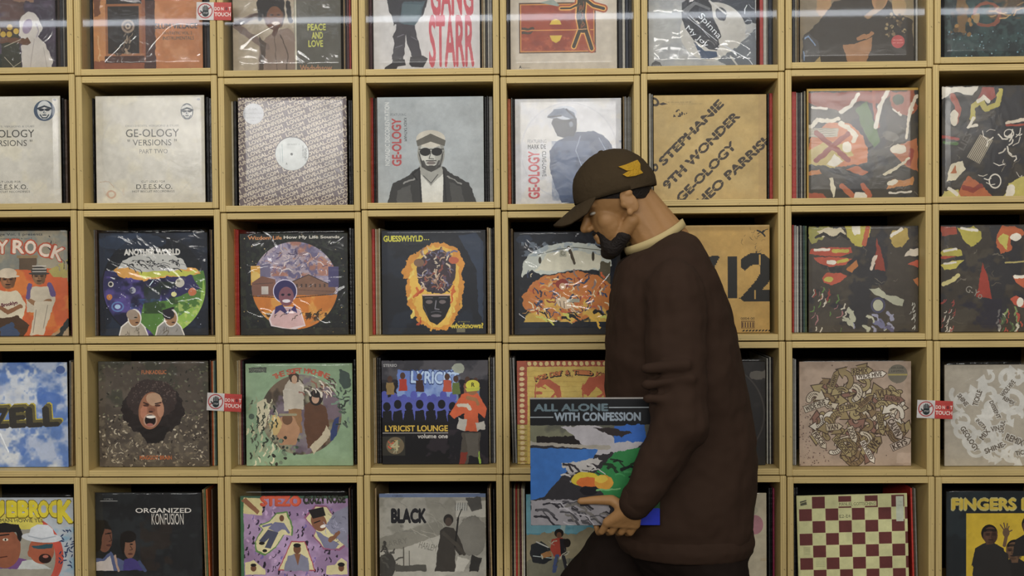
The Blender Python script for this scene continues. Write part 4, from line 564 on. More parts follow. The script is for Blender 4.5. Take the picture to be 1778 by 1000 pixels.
a = art(4, 1, 160, 855, 351, 1046, '1b1c1e'); a.n('262a2c', 0, .5, .6, .7).n('2c221c', 1, .55, .65, .7, (240, 900, 340, 1000)).e(286, 890, 46, 40, '2c2e30', al=.5, hole=.98)
a.t('ORGANIZED', 232.5, 884, 332, 893, 'cfcac0', bold=1).t('KONFUSION', 261, 894, 318, 915, 'c4bfb4', bold=0).t('METRO', 176, 866, 192, 869, '8a8a86').l([170, 871, 200, 871], 1.2, '9a9a96')
a.e(176, 938, 14, 28, '6c4434').p([160, 905, 182, 908, 190, 925, 176, 922, 168, 960, 160, 970], '17130f', 1).l([178, 932, 188, 930], 1.6, '1c100c').e(184, 931, 3, 1.4, '14100e').l([186, 934, 189, 944, 184, 946], 1.4, '3a2218').e(184, 953, 5, 2, '4a2820').p([158, 1000, 160, 976, 172, 978, 186, 964, 196, 976, 214, 984, 222, 1000], '4a5478', 1).p([160, 1000, 160, 984, 174, 982, 186, 972, 192, 1000], 'b4aaa4', .6).l([194, 972, 200, 1000], 4, 'a48878', .6)
a.e(221, 955, 11, 23, '76503c').e(219, 937, 14, 11, '17120f').p([206, 930, 214, 940, 210, 975, 203, 950], '17120f').e(224, 951, 3, 1.3, '14100e').l([222, 954, 226, 961, 221, 962], 1.2, '3a2218').e(222, 969, 4.5, 1.6, '4a2820').p([208, 1000, 212, 980, 224, 976, 236, 984, 244, 1000], '3c3470', 1).l([238, 984, 248, 1000], 6, '3a4468', .6)
a = art(4, 2, 418, 861, 605, 1048, '8c7094'); a.n('a88cb0', 0, .45, .58, .8).strokes(240, 424, 880, 600, 1046, 6, 2.6, ['2a2030', '3a2c44', '231c28', 'b898bc', '6a5a98'], 5, 80, 1.5).q(418, 861, 605, 866, '3c5a48').q(418, 866, 424, 1046, '3e6a48', .6)
a.p([424, 894, 424, 864, 458, 866, 456, 898], 'c8bc84', .6).p([420, 870, 428, 864, 452, 890, 448, 896], '8a5c40', .6)
def cutout(a, pts, edge): a.p(pts, edge, .6); cx = sum(pts[::2])/len(pts)*2; cy = sum(pts[1::2])/len(pts)*2; a.p([v+(cx-v)*.08 if i % 2 == 0 else v+(cy-v)*.08 for i, v in enumerate(pts)], 'cbc190', .6)
cutout(a, [482, 892, 500, 890, 510, 920, 508, 936, 494, 934, 480, 958, 460, 974, 444, 966, 442, 948, 456, 924, 450, 916, 468, 908], '5a8048')
a.e(490, 903, 4, 6, '6a4430').p([478, 910, 494, 912, 502, 926, 490, 924, 482, 930, 466, 922], '6a6a88').p([466, 924, 484, 930, 470, 960, 460, 958, 468, 940, 458, 950, 450, 946], '44485c').l([490, 914, 502, 930], 4, '6a6a88').l([472, 914, 458, 918], 4, '6a6a88').e(455, 950, 5, 3, '1c1818').e(460, 964, 4, 3, '1c1818')
cutout(a, [548, 878, 568, 880, 578, 896, 604, 884, 605, 950, 590, 964, 562, 962, 544, 938, 548, 926, 528, 902], '8c5070')
a.e(554, 910, 13, 18, '7c5038', -20).p([536, 888, 562, 882, 566, 898, 544, 904], '1c1818').l([546, 912, 556, 908], 2, '1c1010').e(562, 918, 6, 3, 'd8d0c4', -20).p([564, 918, 582, 892, 605, 880, 605, 960, 584, 940], '7c7c90', 1).p([548, 926, 562, 934, 590, 952, 580, 962, 562, 958], '70708a', 1).l([574, 944, 588, 930], 7, '7c5038', 1).strokes(26, 566, 890, 600, 950, 7, .9, ['4c4c60', '9a9ab0'], 7)
cutout(a, [506, 946, 530, 946, 548, 1002, 482, 1002], 'a04450'); a.e(516, 961, 6.5, 9, '6a4430').e(516, 954, 6.5, 4, '1c1818').p([492, 1002, 500, 974, 512, 970, 522, 970, 534, 978, 538, 1002], '77788c', 1).p([511, 970, 522, 970, 517, 992], '7c5038')
cutout(a, [424, 986, 440, 980, 462, 1000, 462, 1010, 424, 1010], '8c70a0'); a.e(440, 997, 5, 6, '6a4430').e(440, 991, 5, 3, '1c1818'); cutout(a, [566, 992, 580, 990, 592, 976, 604, 984, 604, 1010, 564, 1010], '8c70a0'); a.e(592, 996, 5, 7, '6a4430').e(592, 990, 6, 4, '1c1818')
a.t('STEZO', 454, 862, 523, 880, 'b8402c', bold=4).t('STEZO', 456, 863, 521, 879, 'd0583c', bold=3).t('CRAZY NOISE', 528, 861, 600, 875, '14120f', 2, 5).t('CRAZY NOISE', 529, 862, 599, 874, 'a8b494', 2, 2); a.t('CRAZY NOISE', 529, 862, 599, 874, '1c1c18', 2, 1)
a = art(4, 3, 659, 857, 844, 1044, '8d8a80'); a.n('9c998e', 0, .45, .6, .8).n('7a776c', 1, .5, .6, .7).q(659, 857, 844, 864, '5c6c8c').p([659, 950, 770, 920, 800, 1000, 659, 1044], 'a09d92', 1).p([659, 940, 700, 925, 770, 905, 770, 930, 700, 958, 659, 962], '7c796e', 1).strokes(10, 659, 866, 760, 930, 50, .6, ['a8a598', '74716a'], 3, 20)
a.t('BLACK', 681, 886, 740, 910, '15151a', bold=4).t('STEREO', 682, 860, 700, 863, '2a3040').t('MUSIC', 695, 915, 702, 919, '4a4a48').t('THE LATEST SERIES', 694, 925, 720, 927, '5a5a56').t('HARRY', 664, 942, 708, 952, '6c695f', 12).t('HARLEM', 728, 948, 758, 960, '6a675e', -14)
a.e(670, 990, 16, 24, '3c3a36', wob=3).strokes(16, 662, 950, 690, 1000, 10, 3, ['3a3834', '4c4a44'], 4).q(700, 955, 702, 1000, '55524a').q(710, 962, 711.5, 1000, '55524a').q(687, 988, 740, 1000, '4c4a44', 1).q(792, 870, 844, 900, 'a8a59a', 1).p([808, 864, 836, 864, 838, 885, 820, 890, 812, 878], '4a4844', 1.5).e(820, 935, 26, 36, '6a675f', wob=2).e(820, 935, 26, 34, '7a776e', wob=2, al=.5)
a.q(792, 875, 812, 888, 'a8a8a0'); [a.l([792+k*4, 874, 791+k*4, 888], .8, '4a4844') for k in range(6)]
a.e(779, 905, 8.5, 10, '26221f').e(779, 909, 6, 8, '463a32').p([764, 926, 774, 918, 788, 920, 796, 934, 808, 968, 798, 970, 790, 960, 792, 1000, 755, 1000, 760, 960, 764, 940], '35312c', .8).l([790, 955, 796, 902], 3, '1c1a18').l([794, 906, 802, 886], 1.6, '1c1a18').l([770, 930, 794, 952, 806, 968], 6, '403b34', .6).p([818, 970, 836, 976, 830, 1000, 814, 1000], '2a2826', 1).p([795, 972, 815, 978, 805, 1000, 790, 1000], 'b0ada2', 1)
a = art(4, 4, 914, 858, 1100, 1045, '8a8468'); a.q(914, 858, 1100, 935, '4f8a9c', 2).n('7cb0bc', 0, .5, .6, .6, (914, 858, 1100, 930)).p([914, 935, 960, 928, 1000, 932, 1020, 920, 1100, 925, 1100, 1000, 914, 1000], '8a8064', 2).p([914, 980, 1100, 975, 1100, 1045, 914, 1045], '6c6a58', 2).p([975, 915, 984, 912, 980, 930, 970, 936], '9cb4b0', 1)
a.p([922, 950, 940, 944, 956, 958, 958, 980, 944, 988, 926, 984, 920, 968], '1c2024', 1).l([932, 946, 952, 956], 2.4, 'b0b0a8').l([926, 972, 958, 976], 1.6, 'a8b4b0').p([938, 968, 956, 962, 958, 974, 940, 974], '9a6a3c', 1).e(971, 930, 8, 8, '1c1614').e(971, 934, 4.5, 6, '6a4430').p([958, 942, 976, 938, 984, 950, 980, 972, 962, 974, 956, 960], '9c3a2c', .8).p([972, 940, 982, 940, 984, 970, 974, 970], '1f1c20').l([968, 972, 962, 1000], 7, '3c4a74', .8).l([978, 972, 984, 998], 6, '26262c').e(985, 948, 6, 8, '1c1614').strokes(10, 930, 940, 1000, 990, 12, 1.6, ['a8a490', '4a4a40'], 5)
a = art(4, 5, 1144, 856, 1331, 1043, 'b0a68c'); a.n('a89c80', 0, .5, .65, .6).e(1311, 914, 14, 17.5, 'a06c74').q(1320, 975, 1331, 980, 'a89a7c').e(1308, 888, 8, 7, '9c967e')
a = art(4, 6, 1387, 860.6, 1579, 1048, 'b2b17e'); S = 22.9
for i in range(9):
    for j in range(9):
        x, y = 1391+i*S, 863.5+j*S+(-1)*0
        if (i+j) % 2: a.q(x, y, x+S-.8, y+S-.8, '5a2a28')
a.q(1387, 860, 1391, 1048, 'a8a878').q(1459, 874, 1525.5, 883, 'b2b17e').t('MANUEL GOTTSCHING', 1461, 875.5, 1524, 881.5, '5a5a3c').t('E2-E4', 1461, 898, 1480, 904, '5f5f44').p([1393, 872, 1404, 869, 1405, 878, 1394, 880], '4a4a38').l([1394, 875, 1404, 872], 1, 'b2b17e').q(1559, 866, 1572, 913, 'aab09c').t('SPECIAL', 1562, 876, 1570, 878, '80887c').t('ALBUM', 1562, 882, 1570, 884, '80887c')
for k in range(6): a.q(1397, 958+k*2.6, 1409, 959+k*2.6, '8c8c64'); a.q(1418, 979+k*3, 1434, 980+k*3, '96966c')
a = art(4, 7, 1643, 853, 1833, 1040, '191e21'); a.n('222c30', 0, .5, .6, .7)
a.t('FINGERS INC.', 1653, 866, 1830, 887, 'a8a068', bold=4).t('FINGERS INC.', 1654.5, 867, 1828, 885, 'bfa53a', bold=3).q(1678, 892.5, 1833, 1045, 'b89a26')
a.bust(1718, 931, 34, '4a3226', '15110f', '252322', look=1); a.bust(1762, 959, 36, '58402e', '15110f', '201e1d', look=-1); a.bust(1788, 915, 34, '4a3226', '15110f', '201e1d'); a.p([1688, 1010, 1692, 965, 1706, 949, 1732, 948, 1750, 966, 1756, 1010], '242221', 1)
a.l([1744, 950, 1748, 930], 6, '5c4632').e(1747, 927, 6, 8, '5c4632')
for x, y in ((1737, 913), (1743, 910), (1749, 911), (1752, 916), (1757, 923)): a.l([1747, 928, x, y], 2, '5c4632')
HELD = Art(920, 691, 1150, 912, '2c2a2e')
a = HELD; a.q(920, 691, 1150, 693.5, '9a9690').q(920, 693.5, 1150, 739, '0e1014').t('ALL ALONE', 928, 702, 1058, 714, '5c7078', bold=3).t('WITH CONFESSION', 964, 717, 1116, 731, '8a98a4', bold=3).q(1060, 707.5, 1150, 709, 'a0a8ac').q(920, 724, 962, 725.5, 'a0a8ac')
a.q(920, 739, 1150, 768, '57574a', 1).n('7c7c60', 0, .5, .6, .7, (920, 739, 1000, 768)).q(930, 758, 1010, 770, '1c1614', 2).p([975, 740, 1040, 740, 1060, 748, 1070, 764, 1120, 768, 1100, 785, 1030, 790, 1005, 765], 'a8a4a8', 2).q(1068, 739, 1125, 768, '2a5cb0', 2).p([1030, 745, 1070, 744, 1100, 752, 1080, 760], '2c2424', 2).l([920, 770, 1000, 774, 1060, 778], 6, '9a9488', 1.5)
a.p([920, 778, 1040, 780, 1030, 800, 990, 812, 960, 845, 945, 862, 920, 868], '2f65b0', 1).p([1130, 772, 1070, 786, 1050, 808, 1030, 830, 1050, 860, 1090, 872, 1150, 860], '2a7c40', 2).p([975, 806, 1040, 795, 1050, 800, 1020, 820, 990, 822], 'a8a4a0', 2).strokes(20, 970, 805, 1030, 840, 26, 3, ['8a8684', '4a4648', 'b4b0ac', '302c30'], 3, 0, 1).strokes(10, 1050, 785, 1110, 830, 26, 4, ['1c3420', '14201a', '3c9050'], 5, -10, 1)
a.e(1018, 832, 24, 13, 'c8b02c', -4, wob=1).e(1022, 838, 20, 9, 'c86428', wob=1).e(1050, 838, 17, 13, 'cc9030', wob=1).e(1046, 832, 12, 6, 'd4b43c', wob=1).e(1024, 852, 16, 8, '14141c', wob=1).l([1038, 851, 1080, 848], 3, '6ca868', 1).q(920, 868, 1060, 912, '8c888c', 2).strokes(34, 920, 866, 1050, 908, 34, 3, ['4a484c', 'a8a4a8', '2c2a30', '6c6864'], 7, 0, 1).q(1100, 875, 1150, 912, '1c2cb0', 2).q(1112, 870, 1150, 882, '24502c', 1)
SIGN = Art(0, 0, 62, 32, 'c9c4c0')
a = SIGN; a.q(31, 0, 62, 32, 'bf3e38').e(15.5, 15.5, 13.6, 13.6, 'b04040', hole=.86).l([5.5, 21, 26, 9], 2.2, 'b04040').e(16, 20, 6, 6, '1d2a2c').q(11, 10, 21.4, 20, '1d2a2c')
for k in range(4): a.l([12.3+k*2.5, 17, 12.3+k*2.5, 8.4-(k in (1, 2))*1.6], 1.9, '1d2a2c')
for k in range(3): a.q(13.25+k*2.5, 6, 13.75+k*2.5, 14.5, 'c9c4c0')
a.l([11, 20, 7.6, 16], 2.2, '1d2a2c').t('STOP', 12, 18, 20.4, 21, 'b8b4b0', bold=1).t('DO N', 32.3, 8.5, 48, 14.5, 'e4cfc4', bold=2).e(53.2, 11.5, 2.7, 3, '7c2428').t('T', 57.2, 8.5, 61, 14.5, 'e4cfc4', bold=2).t('TOUCH', 32.3, 18, 61, 24.8, 'e4cfc4', bold=2)

# ------------------------------------------------------------------ the setting
WOODWALL = flat('painted_wall', '#2a2622', .9, .2); FLOORM = flat('dark_floor', '#4a4540', .6, .3, var=.15)
def slab(name, x0, x1, y0, y1, z0, z1, mat):
    o = meshobj(name, box_bm(x1-x0, y1-y0, z1-z0), mat, loc=((x0+x1)/2, (y0+y1)/2, (z0+z1)/2)); o['kind'] = 'structure'; return o
slab('floor', -4, 4, -6.5, .6, -.1, 0, FLOORM)
slab('wall_back', -4, 4, .42, .52, 0, 2.9, WOODWALL)

# ------------------------------------------------------------------ the wall of crates
GX = [[-120, 126.5, 375, 621.5, 866.8, 1112.4, 1363.2, 1622, 1880], [-117, 131.7, 378.5, 624.7, 868.5, 1112.6, 1363, 1619, 1876],
      [-113, 135, 383.6, 628, 871, 1116, 1363, 1619, 1874], [-107, 141, 388.4, 631, 872.6, 1118, 1364.5, 1621, 1877], [-108, 140.7, 390.3, 632, 873.9, 1119, 1366.6, 1624, 1881]]
LY = [[-103, -102, -101, -101, -101, -110, -121, -134], [128.7, 130.5, 132.7, 130.5, 131, 125, 118.5, 109.5], [365, 363.5, 368, 363, 365, 358, 355, 352],
      [598, 597, 596, 595, 595.3, 592.8, 591.5, 590.7], [829, 828.5, 826.7, 824, 823.5, 825.8, 827.3, 827.3], [1058]*8]
TH, DEPTH, YC, YS = .0178, .36, .052, .070
DESC = {(0,0): 'cover of a white-robed figure', (0,1): 'orange cover with a dark wooden cabinet', (0,2): 'cover of a man with raised arm', (0,3): 'white cover with legs and tall red letters', (0,4): 'white cover with a red desert picture', (0,5): 'white cover with dark face profile', (0,6): 'brown cover with a round red sticker', (0,7): 'dark teal cover with orange ring',
 (1,0): 'cream cover with round blue face badge', (1,1): 'cream cover with a brown water stain', (1,2): 'brown cover patterned with slanted letters', (1,3): 'grey cover of a man in sunglasses', (1,4): 'white cover of a blue jacketed man', (1,5): 'tan cover with slanted stencil names', (1,6): 'painted cover with yellow top edge', (1,7): 'painted cover with white line scrawl',
 (2,0): 'orange cover of two men under curved letters', (2,1): 'round space scene cover with planets', (2,2): 'cover of a smiling child in pink', (2,3): 'black cover with a flaming head', (2,4): 'black cover with a crowded oval picture', (2,5): 'tan cardboard cover with large stencil numerals', (2,6): 'painted cover with wide red lips', (2,7): 'painted cover with scratched green signature',
 (3,0): 'blue sky cover with block letters', (3,1): 'brown earth cover with an open-mouthed face', (3,2): 'pale green cover with a round collage', (3,3): 'cartoon stage cover with orange jacket', (3,4): 'yellow cover with red patterned border', (3,5): 'plain black cover', (3,6): 'tan cover of tangled arrows', (3,7): 'grey cover with white arrows',
 (4,0): 'cover with yellow letters and white hat', (4,1): 'black cover of two young men', (4,2): 'purple cover with cut-out photos', (4,3): 'grey cover of a cloaked figure', (4,4): 'cover of a man in red jacket', (4,5): 'cream cover with a pink dot', (4,6): 'chequered maroon and cream cover', (4,7): 'black cover with a yellow photo panel'}
# where a clear outer bag shows: left, top, right
BAG = {(0,0): (-97, -78, 99), (0,1): (160, -78, 353), (0,2): (400, -75, 596), (0,3): (646, -80, 835), (0,4): (884, -80, 1073), (0,5): (1124, -82, 1318), (0,6): (1387, -86, 1589), (0,7): (1638, -92, 1835),
 (1,0): (-85, 165, 107), (1,1): (165, 162, 357), (1,2): (412, 167, 604.5), (1,4): (893, 170, 1081), (1,6): (1400, 151, 1599), (1,7): (1634, 143.5, 1836),
 (2,0): (-74, 395, 121), (2,1): (170.5, 395.5, 363), (2,2): (415.5, 397, 606), (2,3): (661, 397, 845), (2,4): (891, 399.5, 1079), (2,6): (1402.5, 389.5, 1601), (2,7): (1632, 387.5, 1833),
 (3,0): (-72, 628, 119), (3,1): (170.5, 625, 364), (3,2): (425.5, 629, 614), (3,5): (1140, 620, 1331), (3,6): (1385, 621.5, 1585), (3,7): (1637, 626, 1833),
 (4,0): (-64, 856, 130), (4,1): (158, 853, 353), (4,2): (415, 849, 607), (4,3): (657, 852, 846), (4,4): (912, 850, 1102), (4,5): (1142, 852, 1333), (4,7): (1641, 848, 1835)}
CREASED = {(0,0), (0,1), (0,2), (0,5), (2,1), (2,2), (2,4), (3,1), (3,2), (4,1), (3,7)}
PAL = dict(k=('black', '17171a'), K=('glossy black', '0b0c10'), r=('red', 'a8342c'), w=('white', 'b4b2a8'), g=('grey', '75736c'), t=('tan', '9a8460'), c=('cream', 'b5ac90'), m=('maroon', '4a1c20'), b=('brown', '44342a'), n=('green', '5a6a4c'), o=('orange', 'b0582c'), v=('navy', '1c2434'), p=('magenta', '8c2c4c'), e=('teal', '38504c'), s=('silver', '8c8c8a'))
SP = {(0,0): ('', 'b98.5:103 k103:108.5 g108.5:111'), (0,1): ('k152:160', 'b354:357.5 k358:364'), (0,2): ('', 't596:598.5 k599:601 m601.5:605.5 r606:608.5'), (0,3): ('m636.5:641 m641.5:646', 't836:838.5 c839:842 k842.5:846 w846.5:849.5 s850:854'),
 (0,4): ('b880:883.5', 'k1073.5:1080 w1080.5:1085 v1086:1091 k1091.5:1097'), (0,5): ('', 'r1319:1325 w1325.5:1331 g1331.5:1333.5 v1334.5:1340 k1340.5:1346'), (0,6): ('k1376:1380.5 c1381:1383 t1384:1387', 'w1590:1593.5 s1594:1597 g1597.5:1600'), (0,7): ('', ''),
 (1,0): ('', 'k108:111.5 b112.5:116.5'), (1,1): ('K156.5:164', 'k358:363 K363.5:369'), (1,2): ('c402:405 k406.5:411', 'K605.5:608.5 k609:612'), (1,3): ('c638:640 n640.5:642.5 o643:645 r645.5:648 k649:651.5 b652:655', 'k841.5:845 k845.5:848.5 s849.5:855.5'),
 (1,4): ('o881:887 g888:890 k890.5:893', 't1082:1084 s1084.5:1087.5 g1088:1090.5 s1091:1093.5 g1094:1096.5'), (1,5): ('w1127:1130.5 s1131:1134', 'k1332.5:1335.5 r1336:1341.5 b1342:1344'), (1,6): ('r1375:1382.5 w1383:1384.5 k1385:1390.5 w1391:1393 k1393.5:1396 c1396.5:1399'  , ''), (1,7): ('', ''),
 (2,0): ('', 'm121.5:124.5'), (2,1): ('t160:162.5 g163:165.5 b166:169.5', 'b364.5:366.5 t367:368.5 k369:370.5'), (2,2): ('t404:406.5 o407:409 r409.5:412 r412.5:415', 'K607:611 k611.5:615'), (2,3): ('r646:651 c652:654.5 t655:657.5 c658:660.5', 't846:849 c849.5:852.5 k853:856 k856.5:858.5'),
 (2,4): ('k883:885.5 b886:888 t888.5:890.5', ''), (2,5): ('', 'k1342:1345.5'), (2,6): ('r1376:1378.5 s1379:1383 w1383.5:1386.5 k1387:1389.5 w1390:1391.5 k1392:1394.5 e1395:1397.5 n1398:1401', ''), (2,7): ('', ''),
 (3,0): ('', 'g120:123~3 t123.5:126~3'), (3,1): ('', 'b365:367.5 o368:370 c370.5:372 e372.5:375'), (3,2): ('g406:411 c411.5:414 t414.5:418 m418.5:421 k421.5:424', 'K615:618'), (3,3): ('c648:650.5 t651:653.5 k655:658 k658.5:662', 'c849:851 k852:856 s856.5:859.5'),
 (3,4): ('g887.5:890.5~-4 s892:895.5~-4', ''), (3,5): ('', 'w1331.5:1333.5 k1334:1336 w1336.5:1338.5 k1339:1341 b1341.5:1344'), (3,6): ('g1376.5:1379 s1379.5:1382.5', ''), (3,7): ('', ''),
 (4,0): ('', ''), (4,1): ('', 't354:356.5~-4 n357:359.5~-4 o360.5:363~-4 b368:370'), (4,2): ('c407:409.5 g410:413', 'b608:610.5~-4 k611:613'), (4,3): ('g648:651 t651.5:654.5', 'b848:850.5~-3 t851:853.5~-3 k857:859'),
 (4,4): ('t886:889 k889.5:892 c892.5:895 r895.5:898.5 t899:902 m902.5:905.5 c906:908.5 w909:911.5', ''), (4,5): ('', 'k1334.5:1338 K1338.5:1341 p1342:1345 g1348:1351'), (4,6): ('k1378.5:1381.5 K1382:1385.5', 'r1583:1586~-5 b1586.5:1589~-5 g1589.5:1592~-5'), (4,7): ('', '')}
_pm = {}
def pmat(k, G):
    if (k, G) not in _pm:
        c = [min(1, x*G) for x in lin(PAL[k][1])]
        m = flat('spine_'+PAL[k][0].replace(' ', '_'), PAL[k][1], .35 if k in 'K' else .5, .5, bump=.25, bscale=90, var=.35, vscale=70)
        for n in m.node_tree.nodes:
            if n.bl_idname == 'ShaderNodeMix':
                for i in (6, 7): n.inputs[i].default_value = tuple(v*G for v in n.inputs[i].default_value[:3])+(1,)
        _pm[k, G] = m
    return _pm[k, G]
GAINS = [1.22, 1.03, 1.2, 1.33, 1.42]  # cover and spine colours brightened per row to make up for uneven light
ORD = ['nearest', 'second', 'third', 'fourth', 'fifth', 'sixth', 'seventh', 'eighth']
def bag_bm(w_, h_, d_, rnd, amp):
    """a clear bag: closed skin, its front and back puckered"""
    bm = bmesh.new(); n = 12; G = []
    for s in (0, 1):
        g = []
        for j in range(n+1):
            row = []
            for i in range(n+1):
                u, v = i/n, (j/(n-1)*.96 if j < n else 1); e = min(u, v, 1-u, 1-v)*n
                y = (-d_/2 if s == 0 else d_/2); y += (-1 if s == 0 else 0)*(amp*rnd.random() if e > .5 or j == n else 0)*(4 if j >= n-1 else 1)
                row.append(bm.verts.new(((u-.5)*w_, y, v*h_)))
            g.append(row)
        G.append(g)
    for s in (0, 1):
        for j in range(n):
            for i in range(n):
                q = [G[s][j][i], G[s][j][i+1], G[s][j+1][i+1], G[s][j+1][i]]
                bm.faces.new(q if s == 0 else q[::-1])
    for i in range(n):
        for (a, b) in ((G[0][0][i], G[0][0][i+1]), (G[0][n][i+1], G[0][n][i]), (G[0][i+1][0], G[0][i][0]), (G[0][i][n], G[0][i+1][n])):
            ca = {id(G[0][j][k]): G[1][j][k] for j in (0, n) for k in range(n+1)}; ca.update({id(G[0][j][k]): G[1][j][k] for j in range(n+1) for k in (0, n)})
            bm.faces.new((b, a, ca[id(a)], ca[id(b)]))
    return bm
def cover_bm(w_, h_, d_):
    bm = box_bm(w_, d_, h_, .0008, seg=1, c=(0, 0, h_/2)); uv = bm.loops.layers.uv.new('UVMap')
    for f in bm.faces:
        for l in f.loops: l[uv].uv = (min(max(l.vert.co.x/w_+.5, .004), .996), min(max(l.vert.co.z/h_, .004), .996))
        f.material_index = 0 if f.normal.y < .5 else 1
    return bm
BACKC = flat('cover_reverse', '#8c877c', .6)
rnd = random.Random(4)
for (r, c), a in A.items():
    mx, my = (GX[r][c]+GX[r][c+1])/2, (LY[r][c]+LY[r+1][c])/2
    x0, x1 = at(GX[r][c], my, 0).x+.0015, at(GX[r][c+1], my, 0).x-.0015
    z1, z0 = at(mx, LY[r][c], 0).z-.0016, at(mx, LY[r+1][c], 0).z+.0010
    if r == 4: z0 = .3665
    w_, h_, cx = x1-x0, z1-z0, (x0+x1)/2
    d = DESC[r, c]; GAIN = GAINS[r]
    cr = empty('record_crate', (cx, 0, z0), 'pale plywood crate holding the '+d, 'crate', 'plywood crates stacked as a record wall')
    for s in (-1, 1): meshobj('side_panel', box_bm(TH, DEPTH, h_, .0036, seg=3), PLYX, cr, loc=(s*(w_-TH)/2, DEPTH/2, h_/2))
    meshobj('top_panel', box_bm(w_-2*TH, DEPTH-.002, TH, .0015), PLYZ, cr, loc=(0, DEPTH/2+.001, h_-TH/2-.0006))
    meshobj('bottom_panel', box_bm(w_-2*TH, DEPTH-.002, TH, .0015), PLYZ, cr, loc=(0, DEPTH/2+.001, TH/2+.0006))
    meshobj('back_panel', box_bm(w_-2*TH, .006, h_-2*TH), DARK, cr, loc=(0, DEPTH-.006, h_/2))
    if r == 0: meshobj('acrylic_front', box_bm(w_-2*TH-.001, .002, h_-2*TH-.002, .0004, seg=1), ACRY, cr, loc=(0, .012, h_/2))
    zf = z0+TH+.0012
    L_, T_, R_, B_ = a.r
    pl, pr = at(L_, (T_+B_)/2, YC), at(R_, (T_+B_)/2, YC); zt = min(at((L_+R_)/2, T_, YC).z, z1-TH-.004)
    pl.x = max(pl.x, x0+TH+.003); pr.x = min(pr.x, x1-TH-.003)
    thick = .0035; cw = pr.x-pl.x; ch = zt-zf-.001
    if (r, c) == (2, 5): thick = .018
    rec = empty('record_sleeve', ((pl.x+pr.x)/2, YC+thick/2, zf), d+', facing out of its plywood crate', 'record', 'records facing out of the crates')
    cv = meshobj('cover', cover_bm(cw, ch, thick), [a.mat('print', GAIN), BACKC], rec, loc=(0, 0, .001))
    if (r, c) in BAG:
        bl, bt, br = BAG[r, c]; b0, b1 = at(bl, my, YC).x, at(br, my, YC).x; bz = min(at((bl+br)/2, bt, YC).z, z1-TH-.003)
        b0 = max(b0, x0+TH+.001); b1 = min(b1, x1-TH-.001)
        o = meshobj('plastic_bag', bag_bm(b1-b0, bz-zf, thick+.003, rnd, .0011 if (r, c) in CREASED else .0004), (FILMW if r < 2 else FILMX) if (r, c) in CREASED else FILM, rec, smooth=True, loc=((b0+b1)/2-rec.location.x, 0, 0))
        o.data.polygons.foreach_set('use_smooth', [True]*len(o.data.polygons))
    if (r, c) == (4, 6): rec.rotation_euler.y = math.radians(-1.3); rec.location.z += .0037
    for side, txt in zip(('left', 'right'), SP[r, c]):
        items = txt.split()
        for i, it in enumerate(items):
            k = it[0]; q, _, ln = it[1:].partition('~'); s0, s1 = map(float, q.split(':')); ln = float(ln or 0)
            ys = YS+(thick-.0035)+rnd.uniform(0, .004)
            X0, X1 = at(s0, my, ys).x, at(s1, my, ys).x; X0 = max(X0, x0+TH+.0006); X1 = min(X1, x1-TH-.0006)
            if X1-X0 < .0012: continue
            H = min(.3125+rnd.uniform(-.002, .003), h_-2*TH-.006)
            nth = ORD[len(items)-1-i] if side == 'left' else ORD[i]
            s = meshobj('filed_record', box_bm(X1-X0, .27, H, min(.0009, (X1-X0)*.3), seg=1, c=(0, .135, H/2)), pmat(k, GAIN), loc=((X0+X1)/2, ys, zf))
            tag(s, '%s spine, %s %s of the %s' % (PAL[k][0], nth, side, d), 'record', 'records filed edge-on in the crates')
            if ln:
                s.rotation_euler.y = math.atan2(ln, 190); s.location.x -= ln/600*.5
                if ln: s.location.z += abs(math.sin(s.rotation_euler.y))*(X1-X0)/2
slab('trim_1', -1.75, 1.85, .03, .36, 0, .3655, WOODWALL)

# the three printed warning cards stuck across neighbouring crates
SM = SIGN.mat('warning_print', 1.0, .4)
for (px, py, ro, lb) in ((371, 19.5, -1.5, 'beside the cover of a man with raised arm'), (388.5, 698.5, -3.5, 'beside the pale green cover with a round collage'), (1622.5, 711, -2.5, 'beside the grey cover with white arrows')):
    p = at(px, py, -.0012); w_ = 61/603; h_ = 31/603
    bm = box_bm(w_, .0012, h_, .0003, seg=1, c=(0, 0, h_/2)); uv = bm.loops.layers.uv.new('UVMap')
    for f in bm.faces:
        for l in f.loops: l[uv].uv = (l.vert.co.x/w_+.5, l.vert.co.z/h_)
    o = meshobj('warning_card', bm, SM, loc=(p.x, -.0012, p.z-h_/2)); o.rotation_euler.y = math.radians(-ro)
    tag(o, 'red and white do not touch card '+lb, 'sign', 'do not touch cards')

# ------------------------------------------------------------------ the passer-by
YP = -.34
SKIN = flat('skin', '#9a7247', .55, .35, bump=.08, bscale=80, var=.10, vscale=25)
JACK = flat('brown_jacket_cloth', '#34251c', .85, .15, bump=.2, bscale=9, var=.18, vscale=6)
TROU = flat('dark_trouser_cloth', '#1d1511', .9, .12, bump=.4, bscale=12, var=.15)
CAPM = flat('dark_olive_cap_cloth', '#3c3122', .9, .12, bump=.4, bscale=60, var=.12, vscale=15)
COLL = flat('cream_collar_cloth', '#b8a576', .8, .2); HAIR = flat('black_hair', '#1c1511', .7, .3, bump=.6, bscale=200)
YEL = flat('yellow_thread', '#b88e22', .7, .3, bump=.8, bscale=220); SHOE = flat('black_leather', '#171513', .4, .5); EYE = flat('eye_white', '#b0a89a', .3)
def P(px, py, dy=0, flatpx=True):
    v = at(px, py, YP if flatpx else YP+dy); return Vector((v.x, YP+dy, v.z))
def N_(px, py, y):
    return at(px, py, y)
